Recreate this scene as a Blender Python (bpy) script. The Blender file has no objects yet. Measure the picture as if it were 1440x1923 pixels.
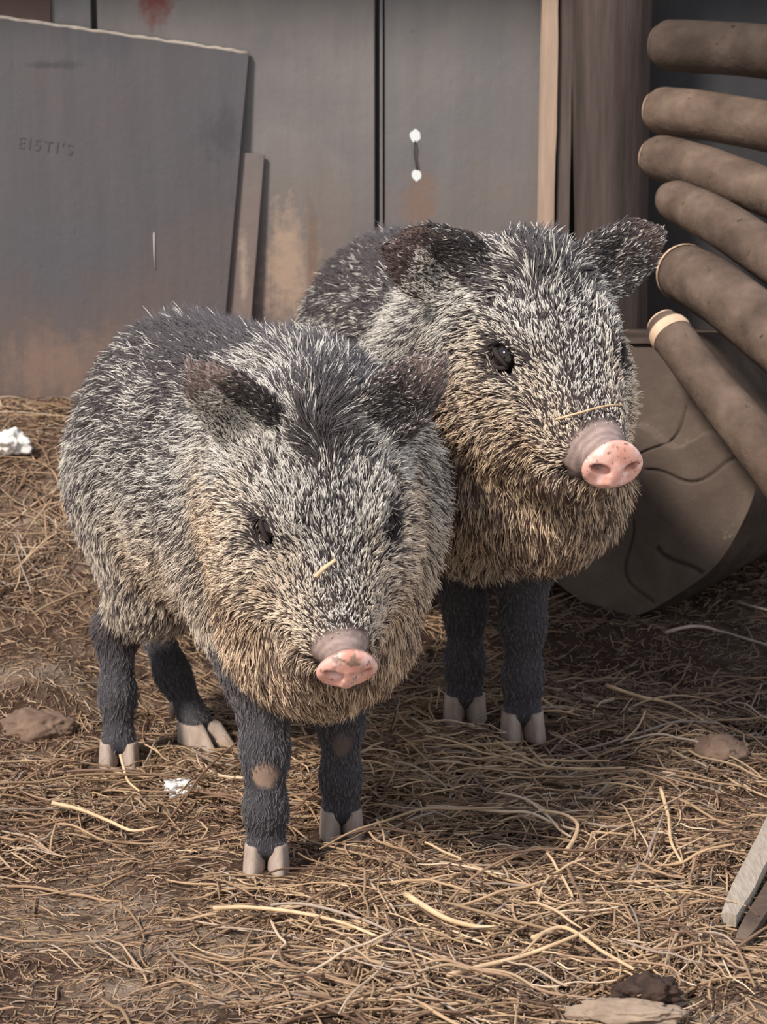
import bpy, bmesh, math, random
import numpy as np
from mathutils import Vector, Matrix

SC = bpy.context.scene
COL = SC.collection
rng = np.random.default_rng(7)
random.seed(7)

# ------------------------------------------------------------------ camera
CAM_H = 0.805
PITCH = math.radians(12.0)
FPX = 4200.0
cam_data = bpy.data.cameras.new('camera')
cam = bpy.data.objects.new('camera', cam_data)
COL.objects.link(cam)
cam.location = (0, 0, CAM_H)
cam.rotation_euler = (math.pi / 2 - PITCH, 0, 0)
cam_data.sensor_fit = 'HORIZONTAL'
cam_data.sensor_width = 36.0
cam_data.lens = 36.0 * FPX / 1440.0
cam_data.clip_start = 0.05
cam_data.dof.use_dof = True
cam_data.dof.focus_distance = 2.15
cam_data.dof.aperture_fstop = 20.0
SC.camera = cam

# ------------------------------------------------------------------ light
w = bpy.data.worlds.new('world')
SC.world = w
w.use_nodes = True
wn = w.node_tree
bgn = wn.nodes['Background']
tc = wn.nodes.new('ShaderNodeTexCoord')
sep = wn.nodes.new('ShaderNodeSeparateXYZ')
wr = wn.nodes.new('ShaderNodeValToRGB')
wn.links.new(tc.outputs['Generated'], sep.inputs[0])
wn.links.new(sep.outputs['Z'], wr.inputs[0])
wn.links.new(wr.outputs[0], bgn.inputs[0])
wr.color_ramp.elements[0].position = 0.0
wr.color_ramp.elements[0].color = (0.95, 0.92, 0.88, 1)
wr.color_ramp.elements[1].position = 0.9
wr.color_ramp.elements[1].color = (0.50, 0.62, 0.86, 1)
bgn.inputs[1].default_value = 0.75

sun_d = bpy.data.lights.new('sun', 'SUN')
sun = bpy.data.objects.new('sun', sun_d)
COL.objects.link(sun)
TO_SUN = Vector((-0.50, -0.52, 0.72)).normalized()
sun.rotation_euler = TO_SUN.to_track_quat('Z', 'Y').to_euler()
sun.location = (-2, -2, 3)
sun_d.energy = 3.7
sun_d.angle = math.radians(9.0)
sun_d.color = (1.0, 0.93, 0.85)

SC.view_settings.view_transform = 'Standard'
SC.view_settings.look = 'None'
SC.view_settings.gamma = 1.0
SC.view_settings.exposure = 0.42
SC.view_settings.use_curve_mapping = False

# ------------------------------------------------------------------ helpers
CP, SP = math.cos(PITCH), math.sin(PITCH)


def P(px, py, Y):
    """World point seen at photo pixel (px, py) at distance Y along the ground."""
    a = (px - 720.0) / FPX
    b = -(py - 961.5) / FPX
    dy = CP + b * SP
    dz = -SP + b * CP
    t = Y / dy
    return np.array([a * t, Y, CAM_H + dz * t])


def G(px, py, z=0.0):
    """World point of a photo pixel on the level z."""
    a = (px - 720.0) / FPX
    b = -(py - 961.5) / FPX
    dy = CP + b * SP
    dz = -SP + b * CP
    t = (z - CAM_H) / dz
    return np.array([a * t, dy * t, z])


def V(*a):
    return np.array(a, dtype=float)


def nrm(v):
    v = np.asarray(v, float)
    return v / (np.linalg.norm(v, axis=-1, keepdims=True) + 1e-12)


def hsh(ix, iy, iz, seed):
    h = (ix * 374761393 + iy * 668265263 + iz * 2147483647 + seed * 974711) & 0xffffffff
    h = ((h ^ (h >> 13)) * 1274126177) & 0xffffffff
    h = h ^ (h >> 16)
    return (h & 0xffff) / 65535.0


def vn(p, f, seed=0):
    """Value noise 0..1 at points p (n,3)."""
    q = np.asarray(p, float) * f
    i = np.floor(q).astype(np.int64)
    fr = q - i
    fr = fr * fr * (3 - 2 * fr)
    out = 0
    for dx in (0, 1):
        for dy in (0, 1):
            for dz in (0, 1):
                wt = (fr[:, 0] if dx else 1 - fr[:, 0]) * (fr[:, 1] if dy else 1 - fr[:, 1]) * (fr[:, 2] if dz else 1 - fr[:, 2])
                out = out + wt * hsh(i[:, 0] + dx, i[:, 1] + dy, i[:, 2] + dz, seed)
    return out


def fbm(p, f, seed=0, n=3):
    s, a, t = 0, 1.0, 0
    for k in range(n):
        s = s + a * vn(p, f * 2 ** k, seed + 17 * k)
        t += a
        a *= 0.5
    return s / t


def sstep(a, b, x):
    t = np.clip((np.asarray(x, float) - a) / (b - a), 0, 1)
    return t * t * (3 - 2 * t)


def tag(o, label=None, cat=None, group=None, kind=None):
    if label:
        o['label'] = label
    if cat:
        o['category'] = cat
    if group:
        o['group'] = group
    if kind:
        o['kind'] = kind
    return o


def link(name, data, mat=None, parent=None, smooth=True):
    o = bpy.data.objects.new(name, data)
    COL.objects.link(o)
    if mat is not None:
        data.materials.append(mat)
    if parent is not None:
        o.parent = parent
    if smooth and isinstance(data, bpy.types.Mesh):
        data.polygons.foreach_set('use_smooth', [True] * len(data.polygons))
    return o


def mesh_from(name, verts, faces):
    me = bpy.data.meshes.new(name)
    me.from_pydata([tuple(map(float, v)) for v in verts], [], [tuple(map(int, f)) for f in faces])
    me.update()
    return me


def empty(name, loc=(0, 0, 0)):
    o = bpy.data.objects.new(name, None)
    COL.objects.link(o)
    o.location = loc
    o.empty_display_size = 0.05
    return o


def set_parent_keep(o, root):
    """Parent a mesh built in world coordinates under a root placed somewhere."""
    o.parent = root
    o.matrix_parent_inverse = Matrix.Translation(-Vector(root.location))


# ---- materials
def mat(name, rough=0.8, spec=0.3):
    m = bpy.data.materials.new(name)
    m.use_nodes = True
    nt = m.node_tree
    b = nt.nodes['Principled BSDF']
    b.inputs['Roughness'].default_value = rough
    b.inputs['Specular IOR Level'].default_value = spec
    return m, nt, b


def N(nt, typ, **kw):
    n = nt.nodes.new(typ)
    for k, v in kw.items():
        if k.startswith('i_'):
            n.inputs[k[2:].replace('_', ' ')].default_value = v
        else:
            setattr(n, k, v)
    return n


def ramp(nt, fac, stops):
    r = nt.nodes.new('ShaderNodeValToRGB')
    el = r.color_ramp.elements
    while len(el) > 1:
        el.remove(el[-1])
    el[0].position = stops[0][0]
    el[0].color = (*stops[0][1], 1)
    for p_, c in stops[1:]:
        e = el.new(p_)
        e.color = (*c, 1)
    nt.links.new(fac, r.inputs[0])
    return r.outputs[0]


def mix(nt, fac, a, b, mode='MIX'):
    n = nt.nodes.new('ShaderNodeMix')
    n.data_type = 'RGBA'
    n.blend_type = mode
    for s, v in ((n.inputs[0], fac), (n.inputs[6], a), (n.inputs[7], b)):
        if hasattr(v, 'links') or isinstance(v, bpy.types.NodeSocket):
            nt.links.new(v, s)
        elif isinstance(v, (int, float)):
            s.default_value = v
        else:
            s.default_value = (*v, 1)
    return n.outputs[2]


def math_n(nt, op, a, b=None, clamp=False):
    n = nt.nodes.new('ShaderNodeMath')
    n.operation = op
    n.use_clamp = clamp
    for s, v in ((n.inputs[0], a), (n.inputs[1], b)):
        if v is None:
            continue
        if isinstance(v, bpy.types.NodeSocket):
            nt.links.new(v, s)
        else:
            s.default_value = v
    return n.outputs[0]


def coords(nt, scale=(1, 1, 1), loc=(0, 0, 0), rot=(0, 0, 0), src='Object'):
    t = nt.nodes.new('ShaderNodeTexCoord')
    mp = nt.nodes.new('ShaderNodeMapping')
    mp.inputs['Scale'].default_value = scale
    mp.inputs['Location'].default_value = loc
    mp.inputs['Rotation'].default_value = rot
    nt.links.new(t.outputs[src], mp.inputs[0])
    return mp.outputs[0]


def noise(nt, vec, scale, detail=4, rough=0.55, dist=0.0):
    n = nt.nodes.new('ShaderNodeTexNoise')
    n.inputs['Scale'].default_value = scale
    n.inputs['Detail'].default_value = detail
    n.inputs['Roughness'].default_value = rough
    n.inputs['Distortion'].default_value = dist
    nt.links.new(vec, n.inputs['Vector'])
    return n.outputs[0]


def bump(nt, bsdf, height, strength=0.4, dist=0.01):
    b = nt.nodes.new('ShaderNodeBump')
    b.inputs['Strength'].default_value = strength
    b.inputs['Distance'].default_value = dist
    nt.links.new(height, b.inputs['Height'])
    nt.links.new(b.outputs[0], bsdf.inputs['Normal'])


def lin(r, g, b):
    f = lambda c: (c / 255.0 / 12.92) if c <= 10 else ((c / 255.0 + 0.055) / 1.055) ** 2.4
    return (f(r), f(g), f(b))


def attr_mat(name, attr, rough=0.7, spec=0.3):
    m, nt, b = mat(name, rough, spec)
    a = N(nt, 'ShaderNodeAttribute', attribute_name=attr)
    nt.links.new(a.outputs['Color'], b.inputs['Base Color'])
    return m, nt, b, a


def panel_mat(name, base, warm, dark, seed=0.0, warm_z=(0.2, 0.75), streak=1.0, stain=None):
    """Weathered grey sheet: streaks, blotches and rusty dirt creeping up from the ground."""
    m, nt, b = mat(name, 0.75, 0.25)
    v1 = coords(nt, (14, 1, 1.2), (seed, 0, seed))
    v2 = coords(nt, (3.2, 3.2, 3.2), (seed * 2, seed, 0))
    v0 = coords(nt)
    n1 = noise(nt, v1, 2.5, 6, 0.6)
    n2 = noise(nt, v2, 1.6, 6, 0.62, 0.3)
    n3 = noise(nt, v2, 16.0, 5, 0.7)
    c = ramp(nt, n1, [(0.30, tuple(x * 0.90 for x in base)), (0.55, base), (0.75, tuple(min(1, x * 1.08) for x in base))])
    c = mix(nt, ramp(nt, n2, [(0.42, (0, 0, 0)), (0.68, (0.75, 0.75, 0.75))]), c, dark)
    s = nt.nodes.new('ShaderNodeSeparateXYZ')
    nt.links.new(v0, s.inputs[0])
    zz = math_n(nt, 'ADD', s.outputs['Z'], math_n(nt, 'MULTIPLY', n2, 0.35))
    wz = nt.nodes.new('ShaderNodeMapRange')
    wz.inputs[1].default_value = warm_z[1] + 0.17
    wz.inputs[2].default_value = warm_z[0] + 0.17
    nt.links.new(zz, wz.inputs[0])
    c = mix(nt, math_n(nt, 'MULTIPLY', wz.outputs[0], 0.85), c, warm)
    sp = ramp(nt, n3, [(0.66, (0, 0, 0)), (0.74, (1, 1, 1))])
    c = mix(nt, math_n(nt, 'MULTIPLY', sp, 0.25), c, tuple(min(1, x * 1.5) for x in base))
    sp2 = ramp(nt, n3, [(0.27, (1, 1, 1)), (0.33, (0, 0, 0))])
    c = mix(nt, math_n(nt, 'MULTIPLY', sp2, 0.5), c, tuple(x * 0.4 for x in base))
    for st in stain or []:
        (sx, sz, rx, rz, colr, amt) = st
        mp = nt.nodes.new('ShaderNodeMapping')
        mp.inputs['Location'].default_value = (-sx / rx, 0, -sz / rz)
        mp.inputs['Scale'].default_value = (1 / rx, 0, 1 / rz)
        nt.links.new(v0, mp.inputs[0])
        ln = nt.nodes.new('ShaderNodeVectorMath')
        ln.operation = 'LENGTH'
        nt.links.new(mp.outputs[0], ln.inputs[0])
        d = math_n(nt, 'ADD', ln.outputs['Value'], math_n(nt, 'MULTIPLY', math_n(nt, 'SUBTRACT', n1, 0.5), 1.9))
        d = math_n(nt, 'ADD', d, math_n(nt, 'MULTIPLY', math_n(nt, 'SUBTRACT', n3, 0.5), 1.8))
        f = ramp(nt, d, [(0.25, (amt,) * 3), (1.0, (0, 0, 0))])
        c = mix(nt, f, c, colr)
    nt.links.new(c, b.inputs['Base Color'])
    bump(nt, b, math_n(nt, 'ADD', n1, n3), 0.25, 0.004)
    return m


def simple_mat(name, c1, c2, scale=20, rough=0.85, bstr=0.3, stretch=(1, 1, 1), spec=0.25, bdist=0.005):
    m, nt, b = mat(name, rough, spec)
    v = coords(nt, stretch)
    n = noise(nt, v, scale, 6, 0.65)
    nt.links.new(ramp(nt, n, [(0.3, c1), (0.7, c2)]), b.inputs['Base Color'])
    bump(nt, b, n, bstr, bdist)
    return m


def box_bm(bm, lo, hi, M=None):
    r = bmesh.ops.create_cube(bm, size=1.0)
    for v in r['verts']:
        v.co = Vector(((lo[i] + hi[i]) / 2 + v.co[i] * (hi[i] - lo[i]) for i in range(3)))
        if M is not None:
            v.co = M @ v.co
    return r['verts']


def bm_obj(name, bm, m, parent=None, smooth=False, bevel=0.0):
    if bevel:
        bmesh.ops.bevel(bm, geom=bm.edges[:], offset=bevel, segments=2, affect='EDGES')
    me = bpy.data.meshes.new(name)
    bm.to_mesh(me)
    bm.free()
    return link(name, me, m, parent, smooth)


def tube(pts, radii, seg=10, wob=0.0, seed=0, cap=True, freq=30.0):
    """Closed tube along pts; returns verts, faces."""
    pts = np.asarray(pts, float)
    n = len(pts)
    radii = np.broadcast_to(np.asarray(radii, float), (n,))
    T = np.gradient(pts, axis=0)
    T = nrm(T)
    ref = V(0, 0, 1) if abs(T[0][2]) < 0.9 else V(1, 0, 0)
    u = nrm(np.cross(ref, T[0]))
    verts, faces = [], []
    for i in range(n):
        u = nrm(u - np.dot(u, T[i]) * T[i])
        w_ = np.cross(T[i], u)
        ang = np.linspace(0, 2 * math.pi, seg, endpoint=False)
        ring = pts[i] + radii[i] * (np.cos(ang)[:, None] * u + np.sin(ang)[:, None] * w_)
        if wob:
            k = 1 + wob * (fbm(ring, freq, seed, 2) - 0.5) * 2
            ring = pts[i] + (ring - pts[i]) * k[:, None]
        verts.extend(ring)
    for i in range(n - 1):
        for j in range(seg):
            a, b = i * seg + j, i * seg + (j + 1) % seg
            faces.append((a, b, b + seg, a + seg))
    if cap:
        faces.append(tuple(range(seg))[::-1])
        faces.append(tuple(range((n - 1) * seg, n * seg)))
    return verts, faces


def spline(ctrl, n):
    """Catmull-Rom through control points."""
    c = np.asarray(ctrl, float)
    c = np.vstack([2 * c[0] - c[1], c, 2 * c[-1] - c[-2]])
    out = []
    m = len(c) - 3
    for i in range(n):
        t = i / (n - 1) * m
        k = min(int(t), m - 1)
        f = t - k
        p0, p1, p2, p3 = c[k:k + 4]
        out.append(0.5 * (2 * p1 + (p2 - p0) * f + (2 * p0 - 5 * p1 + 4 * p2 - p3) * f * f + (3 * p1 - p0 - 3 * p2 + p3) * f ** 3))
    return np.array(out)


# ------------------------------------------------------------------ ground
def gz(x, y):
    x = np.asarray(x, float)
    y = np.asarray(y, float)
    p = np.stack([x, y, np.zeros_like(x)], -1).reshape(-1, 3)
    z = 0.245 * sstep(2.5, 3.3, y) * sstep(-0.12, -0.42, x)
    z = z + 0.05 * sstep(2.7, 3.2, y) * sstep(-0.1, 0.1, x)
    # trampled dirt mounds
    z = z + 0.035 * np.exp(-(((x + 0.43) / 0.10) ** 2 + ((y - 2.62) / 0.08) ** 2))
    z = z + 0.020 * np.exp(-(((x - 0.33) / 0.09) ** 2 + ((y - 2.50) / 0.06) ** 2))
    z = z + 0.018 * np.exp(-(((x - 0.30) / 0.14) ** 2 + ((y - 2.88) / 0.05) ** 2))
    z = z + (0.022 * (fbm(p, 7.0, 3, 3) - 0.5) + 0.012 * (fbm(p, 28.0, 9, 3) - 0.5)).reshape(x.shape)
    return z


gx = np.arange(-0.95, 0.951, 0.0095)
gy = np.arange(1.35, 3.62, 0.0095)
GX, GY = np.meshgrid(gx, gy)
GZ = gz(GX, GY)
nxg, nyg = len(gx), len(gy)
gv = np.stack([GX, GY, GZ], -1).reshape(-1, 3)
ii, jj = np.meshgrid(np.arange(nxg - 1), np.arange(nyg - 1))
a = (jj * nxg + ii).ravel()
gf = np.stack([a, a + 1, a + 1 + nxg, a + nxg], -1)

m_ground, nt, b = mat('dirt', 0.95, 0.1)
v = coords(nt)
n1 = noise(nt, v, 5.0, 6, 0.6)
n2 = noise(nt, v, 38.0, 6, 0.7)
n3 = noise(nt, v, 150.0, 3, 0.6)
c = ramp(nt, n1, [(0.36, lin(64, 47, 38)), (0.50, lin(90, 70, 57)), (0.62, lin(122, 103, 86))])
c = mix(nt, ramp(nt, n2, [(0.40, (0.85,) * 3), (0.56, (0, 0, 0))]), c, lin(58, 41, 32))
c = mix(nt, ramp(nt, n3, [(0.58, (0, 0, 0)), (0.72, (0.5,) * 3)]), c, lin(180, 156, 126))
at = N(nt, 'ShaderNodeAttribute', attribute_name='soil_shade')
c = mix(nt, at.outputs['Fac'], c, lin(50, 37, 32))  # shade near the log pile, painted as a darker ground colour
ap = N(nt, 'ShaderNodeAttribute', attribute_name='pale')
pf = math_n(nt, 'MULTIPLY', ap.outputs['Fac'], ramp(nt, n2, [(0.36, (0.1,) * 3), (0.52, (1, 1, 1))]))
c = mix(nt, pf, c, lin(150, 132, 114))
nt.links.new(c, b.inputs['Base Color'])
bump(nt, b, math_n(nt, 'ADD', n2, math_n(nt, 'MULTIPLY', n3, 0.4)), 0.9, 0.012)
gm = mesh_from('ground', gv, gf)
soil_shade = gm.attributes.new('soil_shade', 'FLOAT', 'POINT')
shade_mask = sstep(2.35, 2.8, gv[:, 1]) * sstep(0.02, 0.2, gv[:, 0]) * (0.35 + 0.65 * fbm(gv, 9, 5, 2))  # where the painted shade lies, broken up by noise
soil_shade.data.foreach_set('value', shade_mask.astype(np.float32))
pale = np.zeros(len(gv))
for (ppx, ppy, prx, pry) in ((540, 1790, .11, .035), (260, 1760, .09, .04), (200, 1690, .07, .03), (100, 1200, .10, .06), (1200, 1905, .12, .025), (640, 1820, .06, .02), (330, 1860, .09, .03), (60, 1330, .06, .03)):
    g_ = G(ppx, ppy, 0.0)
    pale = np.maximum(pale, np.exp(-(((gv[:, 0] - g_[0]) / prx) ** 2 + ((gv[:, 1] - g_[1]) / pry) ** 2)))
pale = pale * (0.4 + 0.9 * fbm(gv, 22, 19, 3))
gm.attributes.new('pale', 'FLOAT', 'POINT').data.foreach_set('value', np.clip(pale, 0, 1).astype(np.float32))
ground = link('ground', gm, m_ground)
ground['kind'] = 'structure'

# ------------------------------------------------------------------ back wall
WY = 3.50
m_back = simple_mat('dark backing', lin(46, 44, 45), lin(60, 57, 57), 6)
m_pan_mid = panel_mat('grey sheet', lin(122, 116, 112), lin(114, 94, 83), lin(104, 100, 101), 1.3, (0.30, 0.62),
                      stain=[(-0.345, 0.865, 0.038, 0.050, lin(112, 62, 58), 0.95),
                             (-0.150, 0.44, 0.050, 0.12, lin(190, 160, 134), 0.55),
                             (-0.112, 0.47, 0.012, 0.10, lin(100, 76, 64), 0.5)])
m_pan_right = panel_mat('grey sheet with rust', lin(116, 111, 108), lin(120, 104, 93), lin(104, 102, 105), 4.1, (0.42, 0.62),
                        stain=[(0.055, 0.56, 0.045, 0.06, lin(128, 100, 84), 0.6)])
m_pan_left = panel_mat('dull sheet', lin(120, 116, 115), lin(110, 96, 88), lin(96, 93, 94), 7.7)
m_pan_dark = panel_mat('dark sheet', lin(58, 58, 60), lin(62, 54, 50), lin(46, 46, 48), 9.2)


def wx(px, Y=WY):
    return P(px, 300, Y)[0]


wall = empty('wall_back', (0, WY, 0))
wall['kind'] = 'structure'


def wall_sheet(name, x0, x1, m, y=WY, z0=-0.05, z1=1.15, holes=()):
    bm = bmesh.new()
    if not holes:
        box_bm(bm, (x0, y, z0), (x1, y + 0.006, z1))
        o = bm_obj(name, bm, m, None, False, 0.0015)
    else:
        # a sheet with holes punched through: fill between outline and ragged rings
        edges = []
        outline = [(x0, z0), (x1, z0), (x1, z1), (x0, z1)]
        for loop in [outline] + list(holes):
            vs = [bm.verts.new((q[0], y, q[1])) for q in loop]
            for k in range(len(vs)):
                edges.append(bm.edges.new((vs[k], vs[(k + 1) % len(vs)])))
        bmesh.ops.triangle_fill(bm, edges=edges, use_beauty=True, use_dissolve=False)
        r = bmesh.ops.extrude_face_region(bm, geom=bm.faces[:])
        for e in r['geom']:
            if isinstance(e, bmesh.types.BMVert):
                e.co.y += 0.006
        bmesh.ops.recalc_face_normals(bm, faces=bm.faces[:])
        o = bm_obj(name, bm, m, None, False)
    o['kind'] = 'structure'
    set_parent_keep(o, wall)
    return o


def ragged(cx, cz, r, sq=1.25, seed=0):
    rr = random.Random(seed)
    k = 12
    return [(cx + r * (0.82 + 0.3 * rr.random()) * math.cos(t), cz + r * sq * (0.82 + 0.3 * rr.random()) * math.sin(t))
            for t in [2 * math.pi * i / k for i in range(k)]]


h1, h2 = P(780, 255, WY), P(782, 329, WY)
wall_sheet('wall_sheet', -0.95, wx(178), m_pan_left)
wall_sheet('wall_sheet', wx(189), wx(704), m_pan_mid)
wall_sheet('wall_sheet', wx(722), wx(1022), m_pan_right,
           holes=(ragged(h1[0], h1[2], 0.0085, 1.2, 3), ragged(h2[0], h2[2], 0.0085, 1.1, 8)))
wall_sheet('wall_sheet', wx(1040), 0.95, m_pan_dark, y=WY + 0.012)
# dark strips behind the seams, with a thin raised lip
for s0, s1 in ((174, 194), (700, 727), (1016, 1046)):
    o = wall_sheet('wall_seam', wx(s0), wx(s1), m_back, y=WY + 0.010)
bm = bmesh.new()
box_bm(bm, (wx(713), WY - 0.004, 0.0), (wx(718.5), WY + 0.009, 1.15))
o = bm_obj('wall_seam_lip', bm, m_pan_left)
o['kind'] = 'structure'
set_parent_keep(o, wall)

# wire through the two holes
m_wire = simple_mat('rusty wire', lin(50, 40, 36), lin(84, 66, 54), 60)
vts, fcs = tube(spline([h1 + V(0.000, 0.004, -0.008), h1 + V(-0.001, -0.004, -0.012), (h1 + h2) / 2 + V(-0.002, -0.004, 0), h2 + V(0, -0.004, 0.012), h2 + V(0.001, 0.004, 0.008)], 16), 0.0012, 6)
tag(link('wire_tie', mesh_from('wire_tie', vts, fcs), m_wire), 'thin dark wire strung between two bright holes in the grey sheet', 'wire')

# ---- leaning boards
def world_quad_board(name, c4, thick, m, bevel=0.001):
    """Board with front corner points c4 (world, counter-clockwise seen from camera) and thickness away from the camera."""
    c4 = [np.asarray(q) for q in c4]
    n_ = nrm(np.cross(c4[1] - c4[0], c4[3] - c4[0]))
    if n_[1] < 0:
        n_ = -n_
    bm = bmesh.new()
    f = [bm.verts.new(q) for q in c4]
    k = [bm.verts.new(q + n_ * thick) for q in c4]
    bm.faces.new(f[::-1]); bm.faces.new(k)
    for i in range(4):
        bm.faces.new((f[i], f[(i + 1) % 4], k[(i + 1) % 4], k[i]))
    bmesh.ops.recalc_face_normals(bm, faces=bm.faces[:])
    return bm_obj(name, bm, m, None, False, bevel)


m_board = panel_mat('stained plywood', lin(88, 83, 84), lin(108, 91, 82), lin(84, 83, 87), 2.6, (0.20, 0.52),
                    stain=[(-0.510, 0.762, 0.055, 0.008, lin(62, 60, 62), 0.7),
                           (-0.245, 0.660, 0.045, 0.045, lin(68, 67, 72), 0.6),
                           (-0.43, 0.79, 0.06, 0.04, lin(76, 75, 80), 0.6),
                           (-0.50, 0.30, 0.13, 0.07, lin(138, 112, 96), 0.5)])
m_edge = simple_mat('raw board edge', lin(150, 138, 128), lin(182, 170, 158), 60)
YB1, YB0 = 3.490, 3.462   # top and bottom distance of the leaning sheet
tl, tr = P(-140, 14, YB1), P(468, 101, YB1)
br, bl = P(400, 815, YB0), P(-190, 830, YB0)
bl[2] = 0.16; br[2] = 0.16
sheet = empty('leaning_board', tuple((bl + br) / 2))
tag(sheet, 'large stained plywood sheet leaning against the wall with a tilted pale top edge', 'board')
o = world_quad_board('sheet', [bl, br, tr, tl], 0.005, m_board)
set_parent_keep(o, sheet)
e0, e1 = tl + V(0, -0.0008, 0.0012), tr + V(-0.002, -0.0008, 0.0012)
ev = []
for i in range(40):
    t = i / 39
    q = e0 + (e1 - e0) * t
    ev.append(q + V(0, 0.004, 0.0012 * math.sin(i * 2.1) * math.sin(i * .7)))
vts, fcs = tube(ev, [0.0026 + 0.0012 * abs(math.sin(i * 1.3)) for i in range(40)], 6, 0.2, 3)
o = link('frayed_edge', mesh_from('frayed_edge', vts, fcs), m_edge)
o['label'] = 'pale splintered top edge'
set_parent_keep(o, sheet)
# faded stencil marks on the sheet
bn = nrm(np.cross(br - bl, tl - bl)); bn = bn if bn[1] < 0 else -bn
bx = nrm(tr - tl); bz = np.cross(bx, -bn); bz = bz if bz[2] > 0 else -bz


def on_sheet(px, py, off=0.0006):
    d0 = P(px, py, 1.0) - V(0, 0, CAM_H)
    t = np.dot(bl - V(0, 0, CAM_H), bn) / np.dot(d0, bn)
    return V(0, 0, CAM_H) + d0 * t + bn * off


m_stencil = simple_mat('faded stencil ink', lin(84, 80, 80), lin(90, 86, 86), 60)
tx = bpy.data.curves.new('stencil_lettering', 'FONT')
tx.body = 'EI5TI\'S'
tx.size = 0.0245
tx.space_character = 1.25
tx.extrude = 0.0002
tx.materials.append(m_stencil)
tmp = bpy.data.objects.new('stencil_tmp', tx)
COL.objects.link(tmp)
bpy.context.view_layer.update()
tme = bpy.data.meshes.new_from_object(tmp.evaluated_get(bpy.context.evaluated_depsgraph_get()))
bpy.data.objects.remove(tmp)
bpy.data.curves.remove(tx)
tme.name = 'stencil_lettering'
tme.materials.clear()
to = link('stencil_lettering', tme, m_stencil, None, False)
Mx = Matrix((tuple(bx) + (0,), tuple(bz) + (0,), tuple(bn) + (0,), (0, 0, 0, 1))).transposed()
Mx.translation = Vector(on_sheet(32, 277))
to.parent = sheet
to.matrix_parent_inverse = Matrix.Translation(-Vector(sheet.location))
to.matrix_basis = Mx
# thin pale scratch
vts, fcs = tube([on_sheet(289, 437, 0), on_sheet(289.5, 470, 0.0004), on_sheet(291, 506, 0)], 0.0010, 5)
m_scr = simple_mat('scratched wood', lin(190, 184, 178), lin(205, 200, 192), 60)
o = link('scratch', mesh_from('scratch', vts, fcs), m_scr)
set_parent_keep(o, sheet)

m_nboard = panel_mat('narrow plank', lin(112, 105, 103), lin(128, 106, 96), lin(92, 88, 88), 5.5, (0.25, 0.7),
                     stain=[(-0.218, 0.45, 0.010, 0.07, lin(168, 150, 132), 0.7)])
q = [P(395, 800, 3.469), P(440, 800, 3.469), P(497, 291, 3.491), P(440, 284, 3.491)]
q[0][2] = q[1][2] = 0.06
tag(world_quad_board('narrow_board', q, 0.005, m_nboard), 'narrow grey plank standing between the wall and the large leaning sheet', 'board')

# brown board high on the wall above the sheet
m_brown = simple_mat('brown board', lin(72, 58, 54), lin(84, 68, 62), 14, 0.8, 0.2, (1, 1, 0.2))
q = [P(-140, 120, 3.494), P(95, 130, 3.494), P(96, -60, 3.494), P(-140, -60, 3.494)]
tag(world_quad_board('brown_panel', q, 0.005, m_brown), 'dark brown panel fixed to the wall above the leaning sheet', 'panel')

# ---- battens and post
m_batten = simple_mat('pale batten', lin(150, 128, 112), lin(186, 160, 140), 9, 0.8, 0.3, (6, 6, 0.5))
m_batten2 = simple_mat('dark timber', lin(84, 74, 70), lin(110, 96, 90), 9, 0.85, 0.3, (6, 6, 0.5))
bm = bmesh.new()
pa, pb = P(1017, 0, 3.45), P(1010, 420, 3.45)
wz0, wz1 = 0.02, 1.1
slope = (pa[0] - pb[0]) / (pa[2] - pb[2])


def batten(name, px0, px1, y0, y1, m, label, jag=0.0, seed=0):
    bm = bmesh.new()
    x0, x1 = P(px0, 200, y0)[0], P(px1, 200, y0)[0]
    zref = P(px0, 200, y0)[2]
    rr = random.Random(seed)
    n = 26
    rings = []
    for i in range(n):
        z = wz0 + (wz1 - wz0) * i / (n - 1)
        dx = slope * (z - zref)
        j = jag * (rr.random() - 0.5)
        rings.append([bm.verts.new((x0 + dx, y0, z)), bm.verts.new((x1 + dx + j, y0 + abs(j) * .5, z)), bm.verts.new((x1 + dx + j, y1, z)), bm.verts.new((x0 + dx, y1, z))])
    for i in range(n - 1):
        for k in range(4):
            bm.faces.new((rings[i][k], rings[i][(k + 1) % 4], rings[i + 1][(k + 1) % 4], rings[i + 1][k]))
    bm.faces.new(rings[0][::-1]); bm.faces.new(rings[-1])
    bmesh.ops.recalc_face_normals(bm, faces=bm.faces[:])
    return tag(bm_obj(name, bm, m), label, 'timber')


batten('wood_batten', 1016, 1045, 3.455, 3.499, m_batten, 'pale splintered upright batten nailed over the wall seam', 0.002, 4)
batten('timber_stud', 1048, 1073, 3.462, 3.499, m_batten2, 'dark upright timber between the pale batten and the round post', 0.001, 5)

m_post, nt, b = mat('old post', 0.85, 0.2)
v = coords(nt, (10, 10, 0.8))
n1 = noise(nt, v, 3, 6, 0.65)
n2 = noise(nt, coords(nt), 22, 5, 0.7)
c = ramp(nt, n1, [(0.3, lin(52, 44, 41)), (0.52, lin(76, 65, 61)), (0.72, lin(96, 82, 76))])
c = mix(nt, ramp(nt, n2, [(0.70, (0, 0, 0)), (0.76, (0.5,) * 3)]), c, lin(160, 145, 135))
nt.links.new(c, b.inputs['Base Color'])
bump(nt, b, n1, 0.5, 0.01)
pc = P(1151, 200, 3.42)
vts, fcs = tube([(pc[0] + 0.004 * math.sin(z * 5), 3.435, z) for z in np.linspace(-0.03, 1.15, 30)], [0.058 + 0.002 * math.sin(z * 9) for z in np.linspace(0, 1.15, 30)], 28, 0.02, 5)
tag(link('wooden_post', mesh_from('wooden_post', vts, fcs), m_post), 'thick round brown post standing against the wall beside the log pile', 'post')

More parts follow.
